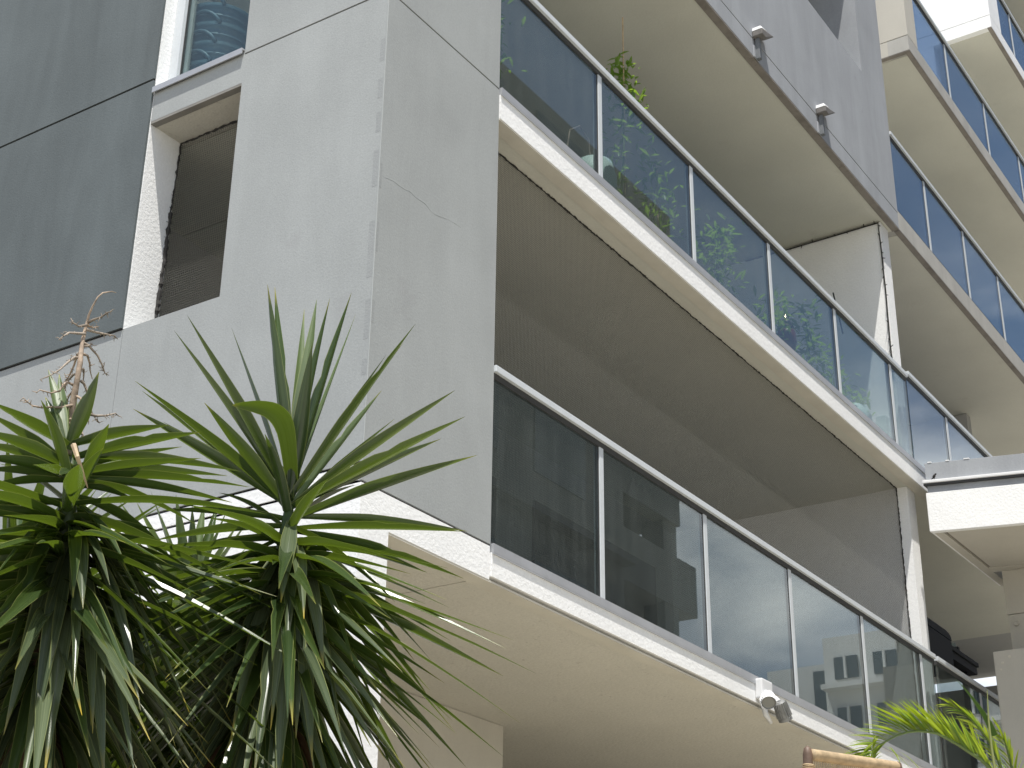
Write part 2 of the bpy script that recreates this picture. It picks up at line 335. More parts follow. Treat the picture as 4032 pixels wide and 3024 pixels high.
# slabs with their fascias
def slab(x0, x1, floor, fasc_bot, soff, edge='tan_edge', y1=5.999, fm='white', sm='soffit2', joints=()):
    xs = [x0]+list(joints)+[x1]
    p = MB()
    for a, b in zip(xs, xs[1:]): p.box(a+.003, b-.003, -.008, .098, fasc_bot+.012, floor-.035)
    p.build('fascia', fm, B)
    if edge: MB().box(x0+.002, x1-.002, -.006, .098, fasc_bot, fasc_bot+.0115).build('drip_edge', edge, B)
    MB().box(x0+.004, x1-.004, .0985, y1, soff, floor-.04).build('soffit', sm, B)
    MB().box(x0+.004, x1-.004, .03, .12, floor-.034, floor).build('upstand', 'alu_dark', B)
slab(1.09, 16, F1, 2.552, 2.562, edge=None, sm='soffit', joints=(7.9, 8.6))
slab(1.09, 13.4, F2, 5.412, 5.420, joints=(8.3,))
MB().box(.2255, 1.086, .1015, 6, 2.562, 2.72).build('soffit', 'soffit', B)
MB().box(.31, 1.086, .22, 6, 5.420, 5.58).build('soffit', 'soffit2', B)
MB().box(.201, .30, 2.01, 6, 5.420, 5.58).build('soffit', 'soffit2', B)
def flashing(x0, x1, z0, z1, step=2.9):
    x = x0; k = 0
    while x < x1-.01:
        e = min(x+step, x1)
        p = MB(); p.box(x+.002, e-.002, -.018, .02, z0, z1); p.box(x+.002, e-.002, -.018, -.010, z0-.008, z0+.001)
        p.build('flashing', 'flash', B); x = e; k += 1
flashing(1.092, 16, 2.694, 2.744); flashing(1.092, 8.6, 5.597, 5.645); flashing(8.6, 13.4, 5.597, 5.645)
# F1 and F2 dividing walls
for f, top in ((F1, 5.419), (F2, 8.288)):
    box('party_wall', 'white', B, 8.10, 8.30, .105, 2.5995, f, top)
    p = MB(); p.box(.9 if f == F1 else 3.0, 8.30, 2.6, 2.8, f-.05, top+.03); p.box(8.30, 16, 5.6, 5.8, f-.05, top+.001); p.build('back_wall', 'interior', B)
    for a, b in ((1.6 if f == F1 else 3.2, 4.9), (5.5, 7.7)):
        MB().box(a, b, 2.57, 2.595, f+.05, f+2.2).build('sliding_door', 'dark_room', B)
    box('floor', 'interior', B, .25, 8.3, .13, 2.6, f-.035, f-.002); box('floor', 'interior', B, 8.301, 16, .13, 5.6, f-.035, f-.002)
box('inner_wall', 'white', B, .21, 1.0, 3.4, 3.6, F1, 5.4)
box('inner_wall', 'white', B, .22, 3.0, 3.4, 3.6, F2, 8.28); box('inner_floor', 'interior', B, .25, 3.0, 2.601, 3.4, F2-.035, F2-.002)
box('end_wall', 'interior', B, 15.80, 15.98, .95, 5.5995, F1, 5.419); box('end_wall', 'interior', B, 13.2, 13.35, .95, 5.5995, F2, 8.29)
# third floor grey wall with deep opening
gw = MB()
gw.box(1.09, 8.36, .002, .25, 8.31, 8.494); gw.box(1.09, 8.36, .0, .25, 8.502, 9.845); gw.box(7.68, 8.36, .0, .9, 9.845, 13.0); gw.box(1.09, 2.6, .0, .25, 9.845, 13.0)
gw.box(2.6, 7.68, 0, .25, 11.35, 13.0)
gw.build('grey_wall', 'mid_grey', B, label='mid grey wall over the upper balcony with a deep dark opening')
MB().box(1.1, 8.34, .012, .2, 8.48, 8.51).build('joint_backing', 'groove', B)
MB().box(1.10, 8.355, .004, .075, 8.292, 8.3095).build('drip_edge', 'dirt_edge', B)
MB().box(1.1, 8.355, .0755, 6, 8.300, 8.42).build('soffit', 'soffit2', B, label='beige soffit over the upper balcony')
MB().box(2.5, 7.679, 1.0, 1.1, 9.8, 11.4).build('recess_back', 'dark_room', B)
MB().box(2.5, 7.679, .251, 1.0, 9.7, 9.845).build('recess_sill', 'dark_grey', B)
MB().box(2.5, 7.679, .251, 1.0, 11.35, 11.5).build('recess_soffit', 'dark_grey', B)
# right-hand bays above
def slab2(x0, x1, floor, bot, xg=None, fm='cream', y1=6):
    p = MB(); p.box(x0, x1, 0, .25, bot+.012, floor-.006); p.build('fascia', fm, B)
    MB().box(x0+.002, x1-.002, .003, .060, bot, bot+.0115).build('drip_edge', 'dirt_edge', B)
    MB().box(x0+.1, x1-.002, .0605, y1, bot+.006, bot+.1).build('soffit', 'soffit2', B)
    MB().box(x0+.01, x1-.01, .01, .2, floor-.012, floor+.002).build('joint_backing', 'groove', B)
slab2(8.362, 16, F3, 8.29, fm='concrete')
box('back_wall', 'interior', B, 8.37, 16, 2.6, 2.8, F3, 11.2)
slab2(9.40, 20, F4, 11.21, fm='concrete')
# end block of the fourth floor: end wall facing left
MB().box(9.40, 9.60, .2505, 4, 11.222, F4-.006).box(9.40, 9.60, .0, 4, F4+.004, 13.4).box(9.60, 9.73, .0, .2, F4+.004, 13.4).build('end_wall', 'cream', B, label='cream end wall of the fourth floor bay')
MB().box(9.402, 9.46, .0605, 4, 11.21, 11.2215).build('drip_edge', 'dirt_edge', B)
MB().box(9.41, 9.59, .02, 3.9, F4-.01, F4+.006).build('joint_backing', 'groove', B)
MB().box(13.4, 13.6, .2505, 6, 14.167, F5+.040).box(13.4, 13.6, 0, 6, F5+.050, 19).box(13.6, 13.93, 0, .2, F5+.050, 19).build('end_wall', 'white', B, label='white sunlit end wall of the top bay')
MB().box(13.4, 13.6, .85, 6, F4, 14.16).build('side_wall', 'white', B)
slab2(13.4, 24, F5+.046, 14.155, fm='white')
MB().box(13.412, 13.59, .02, 5.9, F5+.02, F5+.06).build('joint_backing', 'groove', B)
slab2(14.2, 24, 17.23, 17.05, fm='white')
box('back_wall', 'interior', B, 13.7, 24, 2.6, 2.8, F5, 17.1)
# lower storey: recessed box wall under the soffit, back wall
MB().box(.2265, 3.985, 1.85, 6, -ZO+.31, 2.558).build('undercroft_wall', 'cream', B, label='tan box wall under the soffit')
MB().box(3.986, 16, 6.0, 6.2, -ZO+.31, 2.72).build('back_wall', 'cream', B)

# balcony balustrades: balustrade > handrail, post, glass_pane, channel
def balustrade(x0, x1, posts, zt, zb, tint='glass'):
    r = link('balustrade', None, B) if False else None
    r = bpy.data.objects.new('balustrade', None); COL.objects.link(r); r.parent = B; r.location = (x0, 0, zb+ZO)
    bpy.context.view_layer.update() if False else None
    h = MB(); h.box(x0, x1, -.016, .040, zt-.040, zt); h.build('handrail', 'alu', r, bevel=.003)
    MB().box(x0, x1, .004, .030, zt-.075, zt-.0405).build('glazing_channel', 'alu_dark', r)
    ed = [x0]+list(posts)+[x1]
    for q in posts:
        MB().box(q-.024, q+.024, .006, .052, zb, zt-.0405).build('post', 'alu', r, bevel=.003)
        MB().box(q-.034, q-.0245, .012, .034, zb, zt-.076).build('gasket', 'alu_dark', r)
    xs = [(ed[i]+(.026 if i else .004), ed[i+1]-(.036 if i+1 < len(ed)-1 else .004)) for i in range(len(ed)-1)]
    for a, b in xs:
        o = MB().box(a, b, .014, .024, zb+.003, zt-.0755).build('glass_pane', tint, r)
    MB().box(x0, x1, .008, .030, zb-.012, zb+.0025).build('glazing_channel', 'alu_dark', r)
    return r
balustrade(1.092, 8.075, (2.27, 3.645, 5.01, 6.40, 7.74), 3.785, 2.758)
balustrade(1.092, 8.10, (2.31, 3.655, 5.01, 6.36, 7.68), 6.560, 5.648)
balustrade(8.13, 15.8, (9.33, 10.7, 12.05, 13.4, 14.7), 3.785, 2.758)
balustrade(8.13, 13.3, (9.24, 10.6, 11.95), 6.60, 5.648, 'glass_blue')
balustrade(8.364, 16, (9.39, 10.67, 11.94, 13.25, 14.6), 9.50, 8.545, 'glass_blue')
balustrade(9.735, 20, (10.9, 12.4, 13.9, 15.4), 12.32, 11.44, 'glass_blue')
balustrade(13.935, 24, (14.6, 16, 17.4), 15.24, 14.40, 'glass_blue')

# upper window at the left: window > frame, pane, flashing
win = bpy.data.objects.new('window', None); COL.objects.link(win); win.parent = B; win.location = (.1, 1.4, 6+ZO)
MB().box(.09, .17, 1.728, 1.7995, 5.71, 9).box(.09, .17, 1.07, 1.10, 5.71, 9).build('frame', 'alu', win)
MB().box(.12, .13, 1.10, 1.722, 5.70, 9).build('pane', 'glass_clear', win)
MB().box(.115, .135, 1.7225, 1.7275, 5.71, 9).build('gasket', 'alu_dark', win)
MB().hexa([(-.02, 1.068, 5.665+ZO), (-.02, 1.800, 5.665+ZO), (-.02, 1.80, 5.655+ZO), (-.02, 1.068, 5.655+ZO), (.2, 1.068, 5.70+ZO), (.2, 1.80, 5.70+ZO), (.2, 1.80, 5.69+ZO), (.2, 1.068, 5.69+ZO)]).build('sill', 'flash', win)
MB().box(-.024, -.016, 1.070, 1.7995, 5.628, 5.668).build('flashing', 'flash', win)
# the joint above the sill level on the pier is the recessed joint

# ---------------------------------------------------------------- bird nets
def net(name, label, p0, du, dv, nu, nv, cell, edge_lumps):
    """vertical net: p0 corner, du horizontal direction, lengths nu*cell by nv*cell"""
    t = empty(name, p0, label, 'bird net')
    p0 = Vector(p0); du = Vector(du); up = Vector((0, 0, 1)); nrm = du.cross(up)
    b = MB(); r = .00056
    for i in range(nu+1):
        o = p0+du*(i*cell); q = o+up*(nv*cell)
        b.hexa([o-du*r-nrm*r, o+du*r-nrm*r, o+du*r+nrm*r, o-du*r+nrm*r, q-du*r-nrm*r, q+du*r-nrm*r, q+du*r+nrm*r, q-du*r+nrm*r])
    for j in range(nv+1):
        o = p0+up*(j*cell); q = o+du*(nu*cell)
        b.hexa([o-up*r-nrm*r, o+up*r-nrm*r, o+up*r+nrm*r, o-up*r+nrm*r, q-up*r-nrm*r, q+up*r-nrm*r, q+up*r+nrm*r, q-up*r+nrm*r])
    b.build('mesh', 'twine', t)['kind'] = 'stuff'
    for (a, c, lump) in edge_lumps:
        a = Vector(a); c = Vector(c); n = int((c-a).length/.022)
        pts = []; rs = []
        for k in range(n+1):
            pp = a.lerp(c, k/n)+Vector((random.uniform(-1, 1), random.uniform(-1, 1), random.uniform(-1, 1)))*.003
            pts.append(pp); rs.append(lump*random.uniform(.5, 1.35))
        c_ = MB().tube(pts, rs, 6)
        for k in range(int(n*.8)):                      # gathered loops of netting
            s = a.lerp(c, random.random()); d = Vector((random.uniform(-1, 1), random.uniform(-1, 1), random.uniform(-1, 1))).normalized()*lump*random.uniform(1.2, 2.6)
            c_.tube([s-d*.6, s+d], .0016, 3)
        c_.build('border_cord', 'rope', t)
    return t
net('bird_net', 'fine black bird netting stretched across the lower balcony from rail to ceiling', (1.10, .205, 2.76+ZO), (1, 0, 0), None, 466, 177, .015,
    [((1.1, .2, 5.412+ZO), (8.085, .2, 5.412+ZO), .0055), ((8.088, .2, 5.41+ZO), (8.088, .2, 2.76+ZO), .0055)])
net('bird_net', 'fine black bird netting in the tall narrow opening beside the dark wall', (.245, 1.08, 4.03+ZO), (0, 1, 0), None, 44, 85, .016,
    [((.245, 1.07, 5.405+ZO), (.245, 1.78, 5.400+ZO), .006), ((.245, 1.782, 5.40+ZO), (.232, 1.788, 4.9+ZO), .006), ((.232, 1.788, 4.9+ZO), (.215, 1.785, 4.03+ZO), .012)])
box('sill_top', 'light_grey', B, .0505, .199, 1.067, 1.80, 4.0255, 4.028)

# ---------------------------------------------------------------- canopy at the right
def cpt(s, d): return (8.0+.262*s+d*.9999, -.107-.965*s-d*.014)          # along the front, into the depth
CN = empty('porch_canopy', (8.0, -.1, 4.9+ZO), 'white porch canopy with grey parapet and metal lip at right edge', 'canopy')
def cbox(name, m, s0, s1, d0, d1, z0, z1, bevel=0):
    return MB().prism([cpt(s0, d0), cpt(s0, d1), cpt(s1, d1), cpt(s1, d0)][::-1], z0, z1).build(name, m, CN, bevel=bevel)
cbox('fascia_board', 'white', 0, 1.25, -.012, .05, 4.895, 5.271, bevel=.004)
cbox('frieze', 'mid_grey', .012, 1.25, .012, 1.9, 5.2715, 5.342)
cbox('side_board', 'white', .0, .02, .051, 1.9, 4.90, 5.27)
cbox('metal_lip', 'lamp_white', -.015, 1.25, -.030, .3, 5.362, 5.392, bevel=.006)
cbox('lip_shade', 'alu_dark', -.01, 1.25, -.020, .25, 5.343, 5.3615)  # near-black strip paints the shade beneath the lit lip
cbox('parapet', 'mid_grey', .005, 1.25, .014, 1.9, 5.3925, 5.573, bevel=.003)
for k, (s_, w_) in enumerate(((.035, .035), (.20, .03), (.36, .05))):
    MB().prism([cpt(s_, .01), cpt(s_+w_, .01), cpt(s_+w_, .04), cpt(s_, .04)], 5.5735, 5.584).build('bird_dropping', 'lamp_white', CN)
cbox('edge_batten', 'cream', .02, .10, .051, 1.9, 4.897, 4.99)
cbox('dark_groove', 'dirt_edge', .101, .125, .051, 1.25, 4.915, 4.99)
cbox('soffit_board', 'cream', .126, 1.25, .051, 1.25, 4.905, 4.96)
cbox('dark_groove', 'dirt_edge', .101, 1.25, 1.2505, 1.275, 4.915, 4.99)
cbox('back_batten', 'cream', .101, 1.25, 1.2755, 1.40, 4.897, 4.99)
MB().box(9.45, 9.9, -.80, -.30, 4.46, 4.895).build('column', 'cream', CN, bevel=.004)
MB().box(9.46, 9.9, -.80, -.31, 4.10, 4.455).build('column', 'cream', CN)
MB().box(9.435, 9.9, -.80, -.27, 3.90, 4.10).build('column', 'cream', CN)
blk = MB().box(9.0, 9.9, -.80, -.25, -ZO+1.6, 3.997).build('pier', 'cream', CN, bevel=.012)
for (y, z, s_) in ((-.33, 3.88, .018), (-.40, 3.93, .02), (-.31, 3.82, .014)):
    MB().lathe((9.0, y, z+ZO), (-1, 0, 0), [(0, .004), (s_*.6, .004), (s_*.7, 0)], 10).build('render_patch', 'tan_edge', CN)
MB().lathe((9.45, -.38, 4.36+ZO), (-1, 0, 0), [(.0, .010), (.018, .012), (.022, .014), (.026, 0)], 14).build('screw_cap', 'cream', CN)
# small dark bird on the lip
bd = empty('bird', (8.005, -.20, 5.392+ZO), 'small dark bird perched on the white metal lip of the canopy', 'bird')
bx, by, bz = 8.0, -.20, 5.392+ZO
MB().lathe((bx, by+.014, bz+.012), (.0, -.5, .85), [(.0, 0), (.009, .006), (.013, .018), (.012, .03), (.007, .040), (.0, .045)], 10).build('body', 'rope', bd, smooth=True)
MB().lathe((bx, by-.010, bz+.040), (0, -.3, 1), [(0, 0), (.007, .003), (.009, .009), (.006, .016), (0, .018)], 10).build('head', 'rope', bd, smooth=True)
MB().tube([(bx, by-.017, bz+.049), (bx, by-.026, bz+.047)], [.0025, .0005], 5).build('beak', 'black', bd)
MB().tube([(bx, by-.001, bz), (bx, by-.001, bz+.016)], .0015, 4).build('leg', 'black', bd)
MB().tube([(bx, by+.006, bz), (bx, by+.006, bz+.016)], .0015, 4).build('leg', 'black', bd)
MB().tube([(bx, by+.012, bz+.018), (bx, by+.032, bz+.006)], [.006, .003], 5).build('tail', 'rope', bd)

# ---------------------------------------------------------------- wall lights on the grey wall
def wall_light(x, label, copy=None):
    t = empty('wall_light', (x, -.02, 8.29+ZO), label, 'light', 'hooded lights on the grey wall')
    MB().box(x-.022, x+.018, -.050, -.012, 8.285, 8.50).build('stem', 'stem_grey', t, bevel=.004)
    MB().box(x-.05, x+.04, -.0118, -.0, 8.30, 8.42).build('base_plate', 'flash', t)
    hd = MB(); z = 8.50+ZO
    hd.hexa([(x-.055, -.10, z), (x+.02, -.10, z), (x+.02, .0-.002, z), (x-.055, -.002, z),
             (x-.055, -.10, z+.055), (x+.20, -.10, z+.125), (x+.20, -.002, z+.125), (x-.055, -.002, z+.055)])
    hd.build('hood', 'hood_grey', t, bevel=.008)
    cp = MB(); cp.hexa([(x-.058, -.102, z+.057), (x+.05, -.102, z+.088), (x+.05, -.001, z+.088), (x-.058, -.001, z+.057),
             (x-.045, -.08, z+.100), (x+.0, -.08, z+.108), (x+.0, -.001, z+.108), (x-.045, -.001, z+.100)])
    cp.build('cap', 'lamp_white', t, bevel=.008)
wall_light(4.98, 'hooded light on a short stem, upper left of the two on the grey wall')
wall_light(6.34, 'hooded light on a short stem, lower right of the two on the grey wall')

# ---------------------------------------------------------------- twin floodlight
fl = empty('floodlight', (4.38, -.03, 2.66+ZO), 'white twin head security floodlight on the white balcony edge', 'floodlight')
c0 = atY(3012, 2725, -.05)
MB().box(c0.x-.07, c0.x+.10, -.065, -.009, c0.z-ZO-.055, c0.z-ZO+.085).build('mount', 'lamp_white', fl, bevel=.012)
MB().tube([(c0.x-.05, -.05, c0.z-.05), (c0.x-.03, -.06, c0.z-.16), (c0.x+.05, -.06, c0.z-.20)], [.022, .02, .012], 8).build('sensor', 'lamp_white', fl, smooth=True)
def head(o, ax, L_, r1, r2, fins, m1):
    h = MB(); n = 32; ax = Vector(ax).normalized(); prof = [(0, 0), (r1*.75, 0), (r1, .012), (r2, L_*.85), (r2*1.06, L_*.86), (r2*1.06, L_)]
    h.lathe(o, ax, prof, n); hh = h.build('head', m1, fl, smooth=False)
    q = MB().lathe(Vector(o)+ax*(L_-.004), ax, [(r2*.98, .004), (r2*.92, .0), (r2*.80, -.002), (0, 0)], n).build('lens', 'lens', hh)
    x = ax.orthogonal().normalized(); y = ax.cross(x)
    for k in range(fins):
        t = 2*math.pi*k/fins; d = x*math.cos(t)+y*math.sin(t); s_ = ax.cross(d)*.0022
        a = Vector(o)+ax*.008; e = Vector(o)+ax*(L_*.80)
        f = MB().hexa([a+d*r1*.9-s_, a+d*r1*.9+s_, e+d*r2*.9+s_, e+d*r2*.9-s_, a+d*(r1+.009)-s_, a+d*(r1+.009)+s_, e+d*(r2+.009)+s_, e+d*(r2+.009)-s_])
        f.build('fin', m1, hh)
    return hh
toC = (CAM-c0).normalized()
h1 = atY(3022, 2738, -.13); head(h1, toC*.75+Vector((-.05, -.1, -.62)), .095, .037, .046, 18, M['lamp_white'])
h2 = atY(3068, 2762, -.12); head(h2, Vector((.50, -.06, -.80)), .135, .038, .046, 18, M['lamp_fin'])
MB().tube([atY(3018, 2725, -.06), h1], .016, 8).build('knuckle', 'lamp_white', fl)
MB().tube([atY(3030, 2725, -.06), atY(3052, 2748, -.08), h2], .015, 8).build('knuckle', 'lamp_white', fl)

# ---------------------------------------------------------------- string lights on the dividing wall
sl = empty('string_lights', (8.09, .12, 8.28+ZO), 'dark string of fairy lights round the upper edge of dividing wall', 'string lights')
path = [Vector((8.088, 1.6, 8.278+ZO)), Vector((8.088, 1.1, 8.272+ZO)), Vector((8.088, .6, 8.275+ZO)), Vector((8.088, .125, 8.279+ZO)), Vector((8.088, .118, 7.9+ZO)), Vector((8.088, .115, 7.5+ZO)), Vector((8.086, .118, 7.2+ZO)), Vector((8.088, .122, 6.9+ZO)), Vector((8.086, .118, 6.6+ZO))]
MB().tube(path, .007, 6).build('cable', 'rope', sl)
tot = 0
for a, b in zip(path, path[1:]):
    n = max(1, int((b-a).length/.085))
    for k in range(n):
        s = a.lerp(b, (k+random.uniform(.2, .8))/n); d = Vector((random.uniform(-1, -.2), random.uniform(-1, .2), random.uniform(-.9, .5))).normalized()
        MB().tube([s, s+d*.018, s+d*.045], [.004, .005, .0025], 5).build('bulb', 'rope', sl)

# ---------------------------------------------------------------- stacked tubs in the upper window
for i in range(4):
    lab = 'blue-grey plastic tub, %s of the stack in upper left window' % ['lowest', 'second from the bottom', 'second from the top', 'topmost'][i]
    cx, cy, zb = .50, 1.82+.006*i, F2+.04+i*.153
    t = empty('tub', (cx, cy, zb+ZO), lab, 'tub', 'nested tubs in the window')
    r0, r1, h = .175, .235, .36
    pr = [(0, 0), (r0, 0)]
    for k in range(6):
        f = (k+.5)/6; rr = r0+(r1-r0)*f; pr += [(rr, h*f), (rr+.006, h*(f+.01)), (rr+.006, h*(f+.04)), (rr, h*(f+.05))]
    pr += [(r1+.010, h), (r1-.004, h+.004), (r1-.01, h-.01), (r0-.01, .02), (0, .015)]
    MB().lathe((cx, cy, zb+ZO), (0, 0, 1), pr, 36).build('body', 'tub', t, smooth=True)
    for sg in (0, math.pi):
        an = math.radians(188+i*5)+sg; pts = []
        for k in range(13):
            u = -1+2*k/12; th = an+u*.50; pts.append((cx+(r1+.006)*math.cos(th), cy+(r1+.006)*math.sin(th), zb+ZO+h-.005+.085*(1-abs(u)**2.2)))
        MB().tube(pts, .013, 8).build('handle', 'tub', t, smooth=True)

# ---------------------------------------------------------------- plants
def blade_mesh(B0, T, ctrl, W, fold=.25, n=14, upv=Vector((0, 0, 1)), roll=0., nick=0, base=.5, peak=.40, twist=0.):
    """a pointed strap leaf along a quadratic curve from B0 to T"""
    v = []; f = []; uv = []
    side0 = None
    for i in range(n+1):
        t = i/n
        p = B0*(1-t)**2+ctrl*(2*t*(1-t))+T*t*t
        d = ((ctrl-B0)*(1-t)+(T-ctrl)*t).normalized()
        s = d.cross(upv)
        if s.length < .05: s = d.cross(Vector((1, .3, 0)))
        s.normalize()
        if side0 is not None and s.dot(side0) < 0: s = -s
        side0 = s
        nn = s.cross(d).normalized()
        a = roll+twist*t; s2 = s*math.cos(a)+nn*math.sin(a); n2 = nn*math.cos(a)-s*math.sin(a)
        w_ = W*.5*min(1, base+(1-base)*t/peak)*(1-max(0, (t-peak)/(1-peak))**1.55)
        if i == n: w_ = .0006
        wl = wr = w_
        if nick and i == nick: wr *= .72
        fo = fold*(1-.3*t)
        v += [p-s2*wl+n2*(wl*fo*1.6), p-s2*wl*.45+n2*(wl*fo*.45), p, p+s2*wr*.45+n2*(wr*fo*.45), p+s2*wr+n2*(wr*fo*1.6)]
    for i in range(n):
        for k in range(4):
            a = i*5+k; f.append((a, a+1, a+6, a+5)); uv.append(((k/4, i/n), ((k+1)/4, i/n), ((k+1)/4, (i+1)/n), (k/4, (i+1)/n)))
    return v, f, uv
def put_mesh(name, v, f, uv, m, parent, smooth=True):
    me = bpy.data.meshes.new(name); me.from_pydata([tuple(p) for p in v], [], f)
    u = me.uv_layers.new(name='UVMap'); flat = []
    for q in uv:
        for a in q: flat += [a[0], a[1]]
    u.data.foreach_set('uv', flat)
    if smooth: me.polygons.foreach_set('use_smooth', [True]*len(me.polygons))
    me.materials.append(M[m] if isinstance(m, str) else m)
    return link(name, me, parent)

def yucca(label, apex, stem_len, base_z, leaves, fill, rnd, Lr=.80, dist=5.0, lean=(0, 0), mats=('yucca', 'yucca_old')):
    """leaves: (tip px, tip py, base px, base py, depth of tip towards(-)/away(+), sag, width, roll)"""
    rr = random.Random(rnd)
    root = empty('yucca', (apex.x+lean[0], apex.y+lean[1], 0), label, 'yucca')
    foot = Vector((apex.x+lean[0], apex.y+lean[1], base_z))
    pts = []; rs = []
    for k in range(15):
        t = k/14; p = foot.lerp(apex+Vector((0, 0, -.30)), t); p += Vector((math.sin(t*5+rnd)*.03*(1-t), math.cos(t*4+rnd)*.03*(1-t), 0)); pts.append(p); rs.append((.085-.060*t)*(1+.10*((k % 2)-.5)))
    MB().tube(pts, rs, 14).build('trunk', 'bark', root)
    MB().tube([apex+Vector((0, 0, -.32)), apex+Vector((0, 0, -.15)), apex+Vector((0, 0, .0))], [.036, .032, .012], 10).build('crown', 'stem_dark', root, smooth=True)
    n = 0
    for q in leaves:
        tx, ty, bx_, by_, dz, sag, W, roll = q[:8]
        m = q[8] if len(q) > 8 else mats[0]
        B0 = at(bx_, by_, dist); T = at(tx, ty, dist+dz)
        mid = B0.lerp(T, .5); out = (T-B0); ln = out.length
        ctrl = mid+Vector((0, 0, sag*.4))
        v, f, uv = blade_mesh(B0, T, ctrl, W*.84, .42+rr.uniform(-.12, .14), 14, roll=roll, nick=rr.choice((0, 0, 0, 8, 10)), twist=rr.uniform(-.3, .3))
        put_mesh('leaf', v, f, uv, m, root); n += 1
    for k in range(fill['n']):
        f0 = k/fill['n']
        h = fill['top']+(fill['bot']-fill['top'])*f0**.85
        el = math.radians(fill['e0']+(fill['e1']-fill['e0'])*f0+rr.uniform(-10, 10))
        az = k*2.39996+rr.uniform(-.25, .25)
        if fill.get('awayup') and el > math.radians(-12): pass
        d = Vector((math.cos(az)*math.cos(el), math.sin(az)*math.cos(el), math.sin(el)))
        B0 = apex+Vector((0, 0, h))+Vector((math.cos(az), math.sin(az), 0))*.03
        ln = Lr*rr.uniform(.70, 1.02)
        # old leaves leave the stem outwards, then hang
        if el < math.radians(-15):
            start = Vector((math.cos(az), math.sin(az), .05)).normalized()
            ctrl = B0+start*ln*rr.uniform(.10, .26)*(1 if el > -1.0 else .7); T = ctrl+d*ln*rr.uniform(.75, .95)
        else:
            ctrl = B0+(d+Vector((0, 0, .10))).normalized()*ln*.5; T = B0+d*ln
        mm = mats[0] if f0 < .35 else rr.choice((mats[0], mats[1], mats[1]))
        if f0 > .84: mm = rr.choice((mats[1], 'yucca_dead', 'yucca_dead'))
        v, f, uv = blade_mesh(B0, T, ctrl, rr.uniform(.042, .060), .45, 12, roll=rr.uniform(-.4, .4), nick=rr.choice((0, 0, 7, 9)), twist=rr.uniform(-.5, .5), base=.6)
        put_mesh('leaf', v, f, uv, mm, root); n += 1
    for k in range(10):
        az = k*2.39996+1; B0 = apex+Vector((math.cos(az)*.02, math.sin(az)*.02, -.02-.024*k)); el = math.radians(55-8*k)
        d = Vector((math.cos(az)*math.cos(el), math.sin(az)*math.cos(el), math.sin(el))); ln = Lr*.34
        v, f, uv = blade_mesh(B0, B0+d*ln, B0+d*ln*.5+Vector((0, 0, .03)), .042, .5, 12, base=.8)
        put_mesh('leaf', v, f, uv, mats[0], root)
    return root

